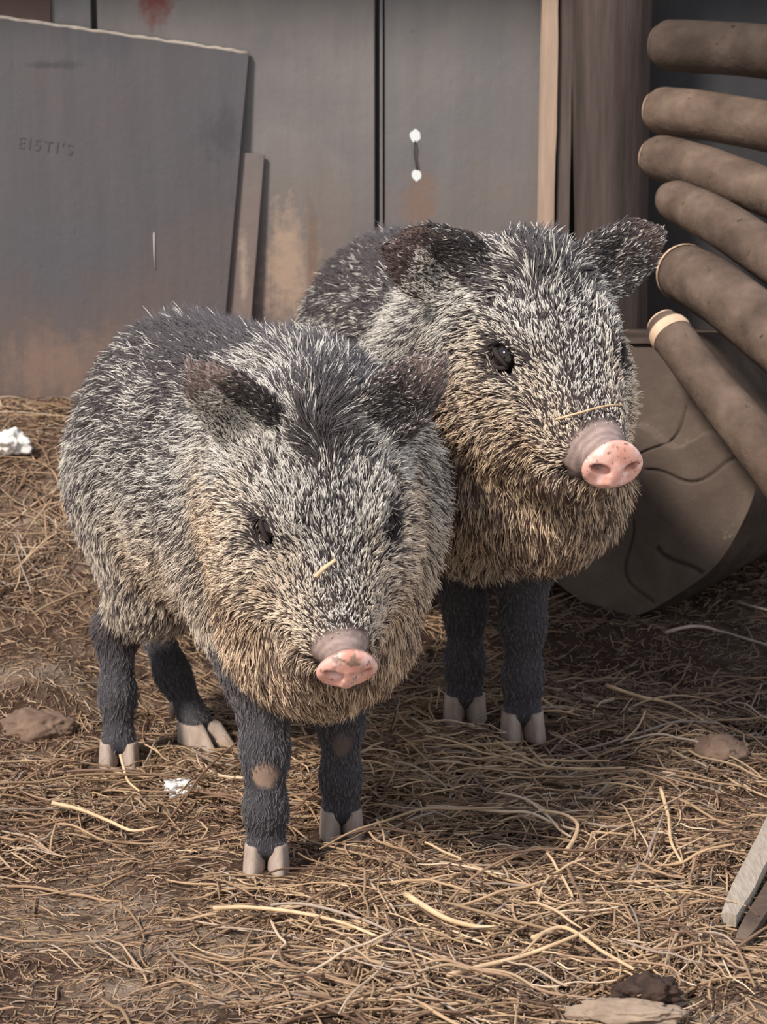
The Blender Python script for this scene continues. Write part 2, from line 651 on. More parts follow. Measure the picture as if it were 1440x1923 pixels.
# ------------------------------------------------------------------ logs
def bark_mat(name, c1, c2, c3):
    m, nt, b = mat(name, 0.9, 0.15)
    v = coords(nt)
    n1 = noise(nt, v, 14, 6, 0.6)
    n2 = noise(nt, v, 60, 5, 0.65)
    c = ramp(nt, n1, [(0.3, c1), (0.5, c2), (0.7, c3)])
    c = mix(nt, ramp(nt, n2, [(0.28, (0.8,) * 3), (0.36, (0, 0, 0))]), c, tuple(x * 0.35 for x in c1))
    c = mix(nt, ramp(nt, n2, [(0.70, (0, 0, 0)), (0.78, (0.4,) * 3)]), c, lin(170, 150, 130))
    nt.links.new(c, b.inputs['Base Color'])
    bump(nt, b, math_n(nt, 'ADD', n1, math_n(nt, 'MULTIPLY', n2, 0.5)), 0.5, 0.008)
    return m


m_bark = bark_mat('bark', lin(74, 61, 53), lin(98, 82, 71), lin(122, 104, 91))
m_bark_dark = bark_mat('dark bark', lin(54, 45, 40), lin(70, 59, 52), lin(86, 73, 65))
m_cut = simple_mat('cut wood', lin(196, 160, 132), lin(226, 194, 164), 25, 0.8, 0.2)


def log(name, ctrl, r0, r1, m, label, seed, bow=0.0, n=26, group='poles in the log pile'):
    ctrl = list(ctrl) + [ctrl[-1] + (ctrl[-1] - ctrl[-2]) * 1.0]
    pts = spline(ctrl, n + 8)
    n = n + 8
    rad = np.linspace(r0, r1, n)
    # rounded worn near end
    rad[0] *= 0.80
    rad[1] *= 0.95
    root = empty(name, tuple(pts[0]))
    tag(root, label, 'log', group)
    vts, fcs = tube(pts, rad, 26, 0.06, seed, True, 14)
    o = link('bark', mesh_from('bark', vts, fcs), m)
    set_parent_keep(o, root)
    ax = nrm(pts[0] - pts[1])
    vts, fcs = tube([pts[0] - ax * 0.003, pts[0] + ax * 0.002, pts[0] + ax * 0.0035], [rad[0] * 0.97, rad[0] * 0.95, rad[0] * 0.80], 26, 0.03, seed, True, 16)
    o = link('cut_end', mesh_from('cut_end', vts, fcs), m_cut if m is m_bark else m_bark)
    set_parent_keep(o, root)
    return root, pts, rad


log('log', [P(1238, 84, 3.33), P(1340, 90, 3.27), P(1560, 104, 3.13)], 0.037, 0.040, m_bark_dark, 'topmost pole of the log pile, dark and nearly level', 11)
log('log', [P(1226, 206, 3.33), P(1340, 219, 3.26), P(1560, 260, 3.11)], 0.034, 0.0355, m_bark, 'second pole from the top of the log pile, below the dark gap', 12)
log('log', [P(1224, 292, 3.30), P(1340, 324, 3.20), P(1560, 408, 3.04)], 0.033, 0.034, m_bark, 'third pole from the top of the log pile', 13)
log('log', [P(1258, 372, 3.19), P(1360, 424, 3.05), P(1580, 570, 2.85)], 0.030, 0.037, m_bark, 'fourth pole from the top of the log pile, sloping steeply', 14)
l5, l5p, l5r = log('log', [P(1276, 508, 3.10), P(1360, 558, 2.96), P(1580, 735, 2.72)], 0.040, 0.044, m_bark, 'thick pole with a bright sawn end beside the peccary ear', 15)
l6, l6p, l6r = log('log', [P(1243, 606, 2.92), P(1330, 722, 2.83), P(1420, 830, 2.75), P(1560, 1010, 2.63)], 0.027, 0.036, m_bark, 'lowest slim pole with a pale ringed end, lying on the big round log', 16)
vts, fcs = tube([l5p[0], l5p[0] * .5 + l5p[1] * .5, l5p[1], l5p[1] * .7 + l5p[2] * .3], [l5r[0] * 1.10, l5r[0] * 1.20, l5r[1] * 1.07, l5r[1] * 1.06], 26, 0.03, 15, False, 16)
o = link('sawn_rim', mesh_from('sawn_rim', vts, fcs), m_cut)
o['label'] = 'bright sawn rim'
set_parent_keep(o, l5)
# pale ring where the bark is stripped off
rp = l6p[1:4]
vts, fcs = tube([rp[0], rp[0] * 0.5 + rp[1] * 0.5, rp[1]], [l6r[1] * 1.05, l6r[2] * 1.04, l6r[2] * 1.02], 26, 0.03, 16, False, 16)
o = link('peeled_ring', mesh_from('peeled_ring', vts, fcs), m_cut)
o['label'] = 'pale peeled band'
set_parent_keep(o, l6)

# big round log lying on its side, sawn face to the front
fc = P(1166, 888, 3.00)
fn = nrm(V(-0.50, -0.86, 0.05))
fu = nrm(V(0, 0, 1) - fn * fn[2])
fr_ = np.cross(fu, fn); fr_ = fr_ if fr_[0] > 0 else -fr_
RB = 0.192
m_face, nt, b = mat('sawn face', 0.85, 0.15)
v = coords(nt)
n1 = noise(nt, v, 9, 6, 0.6)
n2 = noise(nt, v, 40, 5, 0.65)
at = N(nt, 'ShaderNodeAttribute', attribute_name='ring')
c = ramp(nt, n1, [(0.3, lin(80, 68, 61)), (0.52, lin(95, 82, 73)), (0.72, lin(112, 98, 88))])
wv = N(nt, 'ShaderNodeTexNoise')
wv.noise_dimensions = '1D'
wv.inputs['Scale'].default_value = 55
wv.inputs['Detail'].default_value = 3
nt.links.new(math_n(nt, 'ADD', at.outputs['Fac'], math_n(nt, 'MULTIPLY', n1, 0.06)), wv.inputs['W'])
c = mix(nt, ramp(nt, wv.outputs[0], [(0.35, (0.07,) * 3), (0.6, (0, 0, 0))]), c, lin(70, 58, 50))
at2 = N(nt, 'ShaderNodeAttribute', attribute_name='crack')
c = mix(nt, at2.outputs['Fac'], c, lin(48, 39, 34))
c = mix(nt, ramp(nt, n2, [(0.68, (0, 0, 0)), (0.76, (0.5,) * 3)]), c, lin(170, 154, 138))
nt.links.new(c, b.inputs['Base Color'])
bump(nt, b, math_n(nt, 'ADD', n1, n2), 0.3, 0.006)

big = empty('round_log', tuple(fc - V(0, 0, RB)))
tag(big, 'big round log lying on the dirt, its wide sawn face turned to the peccaries', 'log')


def big_outline(th):
    """Radius of the log at angle th (0 = to the far side, pi/2 = up)."""
    k = 1 + 0.035 * np.sin(3 * th + 0.6) + 0.02 * np.sin(7 * th) + 0.02 * np.sin(5 * th + 2)
    return RB * k


seg, rings = 360, 60
th = np.linspace(0, 2 * math.pi, seg, endpoint=False)
R = big_outline(th)
side_v, side_f = [], []
for i, t in enumerate(np.linspace(0, 1, 12)):
    sc_ = 1.0 - 0.02 * (1 - min(1, t * 12)) + 0.02 * math.sin(t * 5)
    ctr = fc - fn * (0.30 * t)
    for k in range(seg):
        side_v.append(ctr + (fr_ * math.cos(th[k]) * 1.0 + fu * math.sin(th[k])) * R[k] * sc_)
for i in range(11):
    for k in range(seg):
        a_, b_ = i * seg + k, i * seg + (k + 1) % seg
        side_f.append((a_, b_, b_ + seg, a_ + seg))
side_f.append(tuple(range(11 * seg, 12 * seg)))
o = link('bark', mesh_from('bark', side_v, side_f), m_bark_dark)
set_parent_keep(o, big)
fv, ff, ringv, crackv = [], [], [], []
crk = [(0.1, 0.2, 1.0, 0.015), (-1.35, 0.35, 0.95, 0.014), (-0.9, 0.62, 0.98, 0.03), (0.75, 0.2, 0.7, 0.012), (2.6, 0.2, 0.9, 0.014)]
for i in range(rings):
    rr_ = i / (rings - 1)
    for k in range(seg):
        rad = R[k] * 0.985 * rr_
        q = fc + (fr_ * math.cos(th[k]) + fu * math.sin(th[k])) * rad
        xx, yy = rad * math.cos(th[k]), rad * math.sin(th[k])
        step = 0.0
        if yy > 0.055 + 0.012 * math.sin(xx * 60) and True:
            step = -0.010        # a slab split off above a ledge
        cr = 0.0
        for (ta, r0, r1, wd) in crk:
            dth = abs((th[k] - ta - 0.12 * math.sin(rr_ * 9 + ta) + math.pi) % (2 * math.pi) - math.pi) * rr_
            if r0 < rr_ < r1 and dth < wd:
                cr = max(cr, 1 - dth / wd)
        bmp = 0.0
        fv.append(q + fn * (0.004 + step - 0.004 * cr + bmp))
        ringv.append(rr_ * 1.0)
        crackv.append(0.8 * cr)
for i in range(rings - 1):
    for k in range(seg):
        a_, b_ = i * seg + k, i * seg + (k + 1) % seg
        ff.append((a_, b_, b_ + seg, a_ + seg))
fm = mesh_from('sawn_face', fv, ff)
fm.attributes.new('ring', 'FLOAT', 'POINT').data.foreach_set('value', np.array(ringv, np.float32))
fm.attributes.new('crack', 'FLOAT', 'POINT').data.foreach_set('value', np.array(crackv, np.float32))
o = link('sawn_face', fm, m_face)
set_parent_keep(o, big)


def lump(name, ctr, rad, m, seed, label, cat, group=None, amp=0.35, freq=1.6, sub=5, flat=None):
    bm = bmesh.new()
    bmesh.ops.create_icosphere(bm, subdivisions=sub, radius=1.0)
    co = np.array([vv.co[:] for vv in bm.verts])
    k = 1 + amp * 2 * (fbm(co + 5, freq, seed, 4) - 0.5) + 0.22 * (fbm(co + 9, freq * 4, seed + 3, 3) - 0.5)
    co = co * k[:, None] * np.asarray(rad)
    for vv, q_ in zip(bm.verts, co):
        vv.co = q_
    o = bm_obj(name, bm, m, None, True)
    o.location = ctr
    return tag(o, label, cat, group)


m_white = simple_mat('white stone', lin(205, 196, 186), lin(235, 230, 222), 30)
m_chip = simple_mat('white chip', lin(225, 215, 205), lin(245, 240, 232), 40)
lump('wood_chip', P(1278, 704, 2.86), (0.006, 0.005, 0.007), m_chip, 4, 'small white chip stuck between the round log and the slim pole', 'chip', sub=3)

# eave slab added out of view above the wall to shade its top
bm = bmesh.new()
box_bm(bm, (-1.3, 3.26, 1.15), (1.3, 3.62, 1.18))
o = bm_obj('added_shade_eave', bm, m_pan_dark)
o['kind'] = 'structure'

# ------------------------------------------------------------------ peccaries
class Sdf:
    """Blend of soft bones that one continuous skin is grown over."""

    def __init__(self):
        self.p = []

    def cone(self, a, b, ra, rb, k=0.03, reg=None, flow=None, squash=None):
        a, b = np.asarray(a, float), np.asarray(b, float)
        self.p.append(dict(t='c', a=a, b=b, ra=ra, rb=rb, k=k, reg=reg or {}, flow=flow if flow is not None else nrm(b - a)))

    def ell(self, c, axes, rad, k=0.03, reg=None, flow=(0, 0, -1), op=1):
        self.p.append(dict(t='e', c=np.asarray(c, float), A=np.asarray(axes, float), r=np.asarray(rad, float), k=k, reg=reg or {}, flow=np.asarray(flow, float), op=op))

    @staticmethod
    def d(q, p):
        if q['t'] == 'c':
            ab = q['b'] - q['a']
            t = np.clip(((p - q['a']) @ ab) / (ab @ ab), 0, 1)
            return np.linalg.norm(p - q['a'] - t[..., None] * ab, axis=-1) - (q['ra'] + (q['rb'] - q['ra']) * t)
        l = (p - q['c']) @ q['A'].T
        k0 = np.linalg.norm(l / q['r'], axis=-1)
        k1 = np.linalg.norm(l / q['r'] ** 2, axis=-1) + 1e-9
        return k0 * (k0 - 1) / k1

    def box(self, q):
        if q['t'] == 'c':
            r = max(q['ra'], q['rb'])
            return np.minimum(q['a'], q['b']) - r, np.maximum(q['a'], q['b']) + r
        e = np.sqrt(((q['A'] * q['r'][:, None]) ** 2).sum(0))
        return q['c'] - e, q['c'] + e

    def mesh(self, h):
        pos = [q for q in self.p if q.get('op', 1) > 0]
        lo = np.min([self.box(q)[0] for q in pos], 0) - 4 * h - 0.02
        hi = np.max([self.box(q)[1] for q in pos], 0) + 4 * h + 0.02
        n = np.ceil((hi - lo) / h).astype(int)
        D = np.full(n, 0.5, np.float32)
        for q in self.p:
            b0, b1 = self.box(q)
            m = 0.035 + q['k']
            i0 = np.clip(np.floor((b0 - m - lo) / h).astype(int), 0, n)
            i1 = np.clip(np.ceil((b1 + m - lo) / h).astype(int), 0, n)
            xs = [lo[i] + h * np.arange(i0[i], i1[i]) for i in range(3)]
            pts = np.stack(np.meshgrid(*xs, indexing='ij'), -1)
            d = self.d(q, pts).astype(np.float32)
            s = tuple(slice(i0[i], i1[i]) for i in range(3))
            k = q['k']
            if q.get('op', 1) > 0:
                hh = np.clip(0.5 + 0.5 * (D[s] - d) / k, 0, 1)
                D[s] = D[s] * (1 - hh) + d * hh - k * hh * (1 - hh)
            else:
                hh = np.clip(0.5 - 0.5 * (D[s] + d) / k, 0, 1)
                D[s] = D[s] * (1 - hh) - d * hh + k * hh * (1 - hh)
        return surface_nets(D, lo, h)


def surface_nets(D, lo, h):
    S = D < 0
    nx, ny, nz = D.shape
    cnt = np.zeros((nx - 1, ny - 1, nz - 1), np.int8)
    offs = [(i, j, k) for i in (0, 1) for j in (0, 1) for k in (0, 1)]
    for (i, j, k) in offs:
        cnt += S[i:nx - 1 + i, j:ny - 1 + j, k:nz - 1 + k]
    act = np.argwhere((cnt > 0) & (cnt < 8))
    idx = np.full(cnt.shape, -1, np.int64)
    idx[tuple(act.T)] = np.arange(len(act))
    cv = {o: D[act[:, 0] + o[0], act[:, 1] + o[1], act[:, 2] + o[2]] for o in offs}
    acc = np.zeros((len(act), 3))
    num = np.zeros(len(act))
    for o in offs:
        for ax in range(3):
            if o[ax] == 0:
                o2 = list(o); o2[ax] = 1; o2 = tuple(o2)
                d0, d1 = cv[o], cv[o2]
                m = (d0 < 0) != (d1 < 0)
                t = np.where(m, d0 / np.where(m, d0 - d1, 1), 0)
                p = np.array(o, float) + np.zeros((len(act), 3))
                p[:, ax] += t
                acc += p * m[:, None]
                num += m
    verts = lo + h * (act + acc / num[:, None])
    faces = []
    for ax in range(3):
        a1, a2 = (ax + 1) % 3, (ax + 2) % 3
        s0 = [slice(1, None)] * 3; s1 = [slice(1, None)] * 3
        s0[ax] = slice(0, -1)
        e = np.argwhere(S[tuple(s0)] != S[tuple(s1)])
        base = e.copy()
        base[:, a1] += 1; base[:, a2] += 1
        ins = S[tuple(base.T)]
        ok = np.all(base < np.array(cnt.shape), axis=1) & (base[:, a1] > 0) & (base[:, a2] > 0)
        base, ins = base[ok], ins[ok]
        q = []
        for (u, v_) in ((-1, -1), (0, -1), (0, 0), (-1, 0)):
            bb = base.copy(); bb[:, a1] += u; bb[:, a2] += v_
            q.append(idx[tuple(bb.T)])
        q = np.stack(q, -1)
        q = np.where(ins[:, None], q, q[:, ::-1])
        q = q[(q >= 0).all(1)]
        faces.append(q)
    return verts, np.concatenate(faces)


def fast_mesh(name, verts, quads):
    me = bpy.data.meshes.new(name)
    nv, nf = len(verts), len(quads)
    me.vertices.add(nv)
    me.vertices.foreach_set('co', np.asarray(verts, np.float32).ravel())
    me.loops.add(nf * 4)
    me.loops.foreach_set('vertex_index', np.asarray(quads, np.int32).ravel())
    me.polygons.add(nf)
    me.polygons.foreach_set('loop_start', np.arange(0, nf * 4, 4, dtype=np.int32))
    me.update(calc_edges=True)
    me.validate()
    return me


def set_col(me, name, rgb):
    at_ = me.attributes.new(name, 'FLOAT_COLOR', 'POINT')
    at_.data.foreach_set('color', np.hstack([rgb, np.ones((len(rgb), 1))]).astype(np.float32).ravel())


m_skin, nt, b, _a = attr_mat('peccary hide', 'skin', 0.8, 0.2)
bump(nt, b, noise(nt, coords(nt), 260, 4, 0.6), 0.25, 0.002)
m_nose, nt, b, _a = attr_mat('wet pink nose', 'skin', 0.42, 0.5)
b.inputs['Subsurface Weight'].default_value = 0.15
b.inputs['Subsurface Radius'].default_value = (0.004, 0.002, 0.001)
bump(nt, b, noise(nt, coords(nt), 420, 3, 0.6), 0.2, 0.001)
m_eye, nt, b = mat('dark eye', 0.08, 0.6)
b.inputs['Base Color'].default_value = (0.012, 0.008, 0.006, 1)
m_hoof = simple_mat('hoof horn', lin(142, 124, 112), lin(178, 160, 146), 70, 0.8, 0.3, (1, 1, 0.3))
m_fur, nt, b, _a = attr_mat('bristle fur', 'tint', 0.55, 0.35)


def hoof_mesh(L, Wd, H):
    """One pointed toe: rounded at the heel, tapering to the tip, sole flat. Local: +x toe, z up."""
    rings = []
    lv = 6
    for i in range(lv):
        t = i / (lv - 1)
        ring = []
        for (u, v_) in ((-.45, -.42), (-.45, .42), (-.1, .5), (.25, .40), (.52, .13), (.52, -.13), (.25, -.40), (-.1, -.5)):
            x = u * L * (1 - 0.33 * t) - 0.20 * L * t
            y = v_ * Wd * (1 - 0.14 * t)
            ring.append((x, y, H * t * (1 - 0.06 * abs(u))))
        rings.append(ring)
    v = [q for r in rings for q in r]
    f = []
    for i in range(lv - 1):
        for k in range(8):
            f.append((i * 8 + k, i * 8 + (k + 1) % 8, (i + 1) * 8 + (k + 1) % 8, (i + 1) * 8 + k))
    f.append(tuple(range(8))[::-1])
    f.append(tuple(range((lv - 1) * 8, lv * 8)))
    return np.array(v), f


def peccary(spec):
    s = spec['s']                       # head scale
    E = np.asarray(spec['E'], float)    # point between the eyes
    F = nrm(np.asarray(spec['F'], float))
    L = nrm(np.cross((math.sin(spec.get('roll', 0)), 0, 1), F))
    U = np.cross(F, L)
    HM = np.stack([F, L, U])            # rows: head axes

    def hw(x, y, z):
        return E + s * (x * F + y * L + z * U)

    Hc, Sc = np.asarray(spec['H'], float), np.asarray(spec['S'], float)
    ax = nrm((Sc - Hc) * V(1, 1, 0))
    lat = np.array([-ax[1], ax[0], 0])  # the animal's left
    up = V(0, 0, 1)
    bs = spec['bs']
    B = Sdf()
    body = dict(body=1.0)
    AX = np.stack([ax, lat, up])
    back = -ax
    # trunk
    mid = (Hc + Sc) / 2
    bw = spec.get('bw', 0.118)
    B.ell(Hc, AX, V(0.135, bw, 0.145) * bs, 0.05, dict(body=1, rump=1), back + V(0, 0, -.9))
    B.ell(mid + up * 0.0, AX, V(0.20, bw * 1.02, 0.148) * bs, 0.06, body, back + V(0, 0, -.45))
    B.ell(Sc, AX, V(0.13, bw * 0.96, 0.15) * bs, 0.06, body, back + V(0, 0, -.5))
    B.cone(Hc + up * .055 * bs, Sc + up * .06 * bs, 0.085 * bs, 0.085 * bs, 0.06, dict(body=1, back=1), back + V(0, 0, -.15))
    # neck
    nk = hw(-0.085, 0, -0.045)
    B.cone(Sc + up * 0.02 * bs + ax * 0.02, nk, 0.125 * bs, 0.085 * s, 0.06, dict(body=1, neck=1), nrm(Sc - nk) + V(0, 0, -.35))
    B.cone(Sc + ax * 0.02 - up * .05, hw(-0.06, 0, -0.10), 0.10 * bs, 0.075 * s, 0.05, dict(body=1, neck=1), nrm(Sc - nk) * .4 + V(0, 0, -1))
    # head
    hd = dict(head=1.0)
    B.ell(hw(-0.048, 0, -0.026), HM, V(0.092, 0.060, 0.056) * s, 0.03, hd, -F + 0.15 * U)
    B.cone(hw(0.01, 0, -0.030), hw(0.070, 0, -0.029), 0.050 * s, 0.0365 * s, 0.035, hd, -F)
    B.cone(hw(0.060, 0, -0.030), hw(0.106, 0, -0.024), 0.0365 * s, 0.0225 * s, 0.015, hd, -F)
    B.cone(hw(0.100, 0, -0.023), hw(0.126, 0, -0.021), 0.0212 * s, 0.0182 * s, 0.010, dict(head=1, snout=1), -F)
    th = spec['throat']
    B.ell(th['c'], np.stack([nrm(F * V(1, 1, 0)), nrm(L * V(1, 1, 0)), up]), V(*th['r']), 0.05, dict(head=1, jaw=.8, cheek=.4), nrm(F * V(1, 1, 0)) * .25 + V(0, 0, -1))
    for sd in (1, -1):
        cw = spec.get('cheek', 1.0)
        B.ell(hw(-0.022, sd * 0.046 * cw, -0.064), HM, V(0.082, 0.048 * cw, 0.060) * s, 0.035, dict(head=1, cheek=1), -F * .6 + L * sd * .45 + V(0, 0, -.6))
    B.cone(hw(-0.055, 0, -0.098), hw(0.085, 0, -0.058), 0.066 * s, 0.034 * s, 0.04, dict(head=1, jaw=1), -F * .25 + V(0, 0, -1))
    # brow ridges and eye hollows
    for sd in (1, -1):
        B.cone(hw(-0.022, sd * 0.042, 0.010), hw(0.014, sd * 0.036, 0.006), 0.013 * s, 0.010 * s, 0.02, dict(head=1, eye=1), -F)
        B.ell(hw(0.008, sd * 0.052, -0.009), HM, V(0.016, 0.012, 0.010) * s, 0.010, dict(), op=-1)
    # mouth crease
    for sd in (1, -1):
        c0 = hw(0.095, sd * 0.030, -0.050)
        B.ell(c0, HM, V(0.035, 0.010, 0.0035) * s, 0.006, dict(), op=-1)
    # ears
    ears = []
    for sd in (1, -1):
        es = spec['ears'][0 if sd > 0 else 1]
        base, tip, opn = hw(*es['base']), hw(*es['tip']), nrm(HM.T @ np.asarray(es['open'], float))
        a_ = nrm(tip - base)
        opn = nrm(opn - a_ * (opn @ a_))
        w_ = np.cross(a_, opn)
        ln = np.linalg.norm(tip - base)
        EA = np.stack([a_, w_, opn])
        wd = es.get('w', 0.030) * s
        c_ = base + a_ * ln * 0.48
        er = dict(head=1, ear=1)
        B.ell(base + a_ * ln * 0.22, EA, (ln * 0.42, wd * 0.98, 0.014 * s), 0.014, er, a_)
        B.ell(c_, EA, (ln * 0.56, wd, 0.0085 * s), 0.010, er, a_)
        B.ell(c_ + opn * 0.0125 * s - a_ * ln * .02, EA, (ln * 0.45, wd * 0.78, 0.013 * s), 0.006, dict(), op=-1)
        B.cone(c_ + a_ * ln * .15, tip + a_ * .004, 0.011 * s, 0.0045 * s, 0.012, er, a_)
        ears.append((c_, EA, ln, wd, opn))
    # legs
    feet = []
    for lg in spec['legs']:
        j = [np.asarray(q, float) for q in lg['j']]
        r = lg['r']
        for i in range(len(j) - 1):
            reg = dict(leg=1.0) if i >= lg.get('furry', 1) else dict(body=0.6, leg=0.4)
            B.cone(j[i], j[i + 1], r[i], r[i + 1], 0.022 if i else 0.05, reg, nrm(j[i + 1] - j[i]))
        # split toes
        fw = nrm(np.asarray(lg['fw'], float) * V(1, 1, 0))
        sw = np.array([-fw[1], fw[0], 0])
        for sd in (1, -1):
            B.cone(j[-1], j[-1] + fw * 0.010 + sw * sd * 0.0095 * lg.get('k', 1) + V(0, 0, -0.010), 0.0125 * lg.get('k', 1), 0.0105 * lg.get('k', 1), 0.010, dict(leg=1), V(0, 0, -1))
        feet.append((j[-1], fw, sw, lg))
    verts, quads = B.mesh(spec.get('h', 0.0036))
    # relax the grid steps a little
    nv = len(verts)
    e = np.concatenate([quads[:, [0, 1]], quads[:, [1, 2]], quads[:, [2, 3]], quads[:, [3, 0]]])
    deg = np.bincount(e[:, 0], minlength=nv) + np.bincount(e[:, 1], minlength=nv)
    for _ in range(2):
        sm = np.zeros((nv, 3))
        for c_ in range(3):
            sm[:, c_] = np.bincount(e[:, 0], verts[e[:, 1], c_], nv) + np.bincount(e[:, 1], verts[e[:, 0], c_], nv)
        verts = verts * 0.5 + 0.5 * sm / deg[:, None]

    pos = [q for q in B.p if q.get('op', 1) > 0]
    keys = ['body', 'head', 'leg', 'ear', 'snout', 'cheek', 'jaw', 'back', 'neck', 'rump', 'eye']
    RG = np.array([[q['reg'].get(k, 0.0) for k in keys] for q in pos])
    FL = np.array([nrm(q['flow']) for q in pos])

    def regions(p):
        d = np.stack([Sdf.d(q, p) for q in pos], -1)
        ww = np.exp(-(d - d.min(-1, keepdims=True)) / 0.009)
        ww /= ww.sum(-1, keepdims=True)
        return dict(zip(keys, (ww @ RG).T)), ww @ FL

    def local(p):
        return ((p - E) @ HM.T) / s

    def eye_d(p):
        q = local(p)
        return np.minimum(np.linalg.norm((q - V(0.006, .045, -.007)) / V(1.25, 1, .85), axis=-1), np.linalg.norm((q - V(0.006, -.045, -.007)) / V(1.25, 1, .85), axis=-1))

    # ---- skin colours
    R_, _f = regions(verts)
    q = local(verts)
    sk = np.tile(np.array(lin(46, 40, 39)), (nv, 1))
    legc = np.array(lin(62, 59, 62))
    sk += (legc - sk) * R_['leg'][:, None]
    sn = sstep(spec.get('bare', 0.112), spec.get('bare', 0.112) + .011, q[:, 0]) * sstep(-0.056, -0.046, q[:, 2]) * R_['head']
    sncol = np.array(lin(164, 142, 134)) * (0.75 + 0.5 * fbm(verts, 120, 4, 3))[:, None]
    sk += (sncol - sk) * sn[:, None]
    wr_ = 0.5 + 0.5 * np.sin(q[:, 0] * 900 + 6 * fbm(verts, 80, 8, 2))
    sk *= (1 - 0.35 * sn * wr_)[:, None]
    sk += (np.array(lin(34, 29, 28)) - sk) * (sstep(0.024, 0.016, eye_d(verts)) * R_['head'])[:, None]
    mouth = sstep(0.008, 0.003, np.abs(q[:, 2] + 0.050)) * sstep(0.05, 0.06, q[:, 0]) * R_['head']
    sk *= (1 - 0.6 * mouth)[:, None]
    earin = np.zeros(nv)
    for (c_, EA, ln, wd, opn) in ears:
        l_ = (verts - c_) @ EA.T
        m_ = (np.abs(l_[:, 0]) < ln * .6) & (np.abs(l_[:, 1]) < wd) & (np.abs(l_[:, 2]) < 0.02)
        earin = np.maximum(earin, m_ * sstep(-0.2 * ln, 0.3 * ln, l_[:, 0]) * R_['ear'])
    sk += (np.array(spec.get('ear_col', lin(158, 136, 128))) - sk) * (0.8 * earin)[:, None]
    for (c_, rr_, col_) in spec.get('patches', []):
        dd = np.linalg.norm((verts - c_) / rr_, axis=-1) + 0.5 * (fbm(verts, 90, 3, 2) - 0.5)
        f_ = sstep(1.1, 0.75, dd)
        sk += (np.array(col_) - sk) * f_[:, None]
    sk *= (0.8 + 0.4 * fbm(verts, 60, 2, 3))[:, None]

    root = empty('peccary', tuple(spec['root']))
    tag(root, spec['label'], 'peccary', spec.get('group'))
    me = fast_mesh('body', verts, quads)
    set_col(me, 'skin', sk)
    bo = link('body', me, m_skin)
    set_parent_keep(bo, root)

    # ---- eyes
    for sd in (1, -1):
        bm = bmesh.new()
        bmesh.ops.create_uvsphere(bm, u_segments=24, v_segments=16, radius=0.0122 * s)
        o = bm_obj('eye', bm, m_eye, None, True)
        o.location = Vector(hw(0.005, sd * 0.0485, -0.008))
        set_parent_keep(o, root)
        o['label'] = 'small dark glossy eye'
        # heavy lids as two thin skin arcs on the eyeball
        c_ = hw(0.005, sd * 0.0485, -0.008)
        for nm, zz, yy in (('upper_eyelid', 0.0062, 0.0118), ('lower_eyelid', -0.0072, 0.0108)):
            pts = []
            for t in np.linspace(-1, 1, 13):
                xx = t * 0.0140
                bow = (1 - t * t)
                pts.append(c_ + s * (xx * F + sd * L * (yy * (0.35 + 0.65 * bow)) + U * (zz * bow - 0.001)))
            vts, fcs = tube(pts, [s * 0.0026 * (0.5 + 0.5 * (1 - t * t)) for t in np.linspace(-1, 1, 13)], 8)
            me_ = mesh_from(nm, vts, fcs)
            set_col(me_, 'skin', np.tile(np.array(lin(50, 42, 40)), (len(vts), 1)))
            o = link(nm, me_, m_skin)
            set_parent_keep(o, root)

    # ---- nose disc
    nd = Sdf()
    tl_ = spec.get('nose_tilt', 0.0)
    NF = nrm(F + U * tl_)
    NU = np.cross(NF, L)
    NM = np.stack([NF, L, NU])
    nc = hw(0.147, 0, -0.021)
    nd.ell(nc, NM, V(0.0085, 0.0278, 0.0210) * s, 0.004)
    nd.ell(nc + NU * 0.006 * s, NM, V(0.0085, 0.0195, 0.0195) * s, 0.008)
    nd.ell(nc + NF * .007 * s - NU * .004 * s, NM, V(0.0045, 0.006, 0.0115) * s, 0.006)
    for sd in (1, -1):
        nd.ell(nc + NF * .0075 * s + L * sd * .0135 * s + NU * .0015 * s, np.stack([NF, nrm(L + NU * .35 * sd), nrm(NU - L * .35 * sd)]), V(0.0105, 0.0088, 0.0052) * s, 0.003, op=-1)
        nd.ell(nc + NF * .0085 * s + L * sd * .0155 * s - NU * .0075 * s, NM, V(0.0045, 0.0085, 0.0060) * s, 0.005, op=-1)
    nvt, nq = nd.mesh(0.00125)
    lq = (nvt - nc) @ NM.T / s
    cc = np.tile(np.array(lin(230, 174, 158)), (len(nvt), 1))
    cc += (np.array(lin(242, 206, 196)) - cc) * sstep(0.45, 0.75, fbm(nvt, 130, 4, 3))[:, None]
    cc += (np.array(lin(196, 120, 96)) - cc) * (0.6 * sstep(0.0, 0.014, lq[:, 2]) * sstep(0.016, 0.0, np.abs(lq[:, 1])))[:, None]
    hole = np.maximum.reduce([sstep(0.0085, 0.004, np.linalg.norm((lq - V(0.002, sd * .0135, .0025)) / V(1, 1.1, .6), axis=-1)) for sd in (1, -1)])
    cc += (np.array(lin(104, 44, 40)) - cc) * (0.75 * hole)[:, None]
    spk = sstep(0.80, 0.86, vn(nvt, 420, 5)) * 0.7
    cc += (np.array(lin(74, 46, 42)) - cc) * spk[:, None]
    bk = sstep(0.002, -0.004, lq[:, 0])
    cc += (np.array(lin(120, 98, 92)) - cc) * bk[:, None]
    if spec.get('nose_mud'):
        mud = sstep(0.45, 0.6, fbm(nvt, 160, 14, 3)) * sstep(0.002, 0.012, lq[:, 2]) * sstep(.022, .006, np.abs(lq[:, 1] + .003))
        cc += (np.array(lin(128, 108, 92)) - cc) * (0.9 * mud)[:, None]
    me = fast_mesh('snout_disc', nvt, nq)
    set_col(me, 'skin', cc)
    o = link('snout_disc', me, m_nose)
    o['label'] = 'pink nose disc with two nostrils'
    set_parent_keep(o, root)

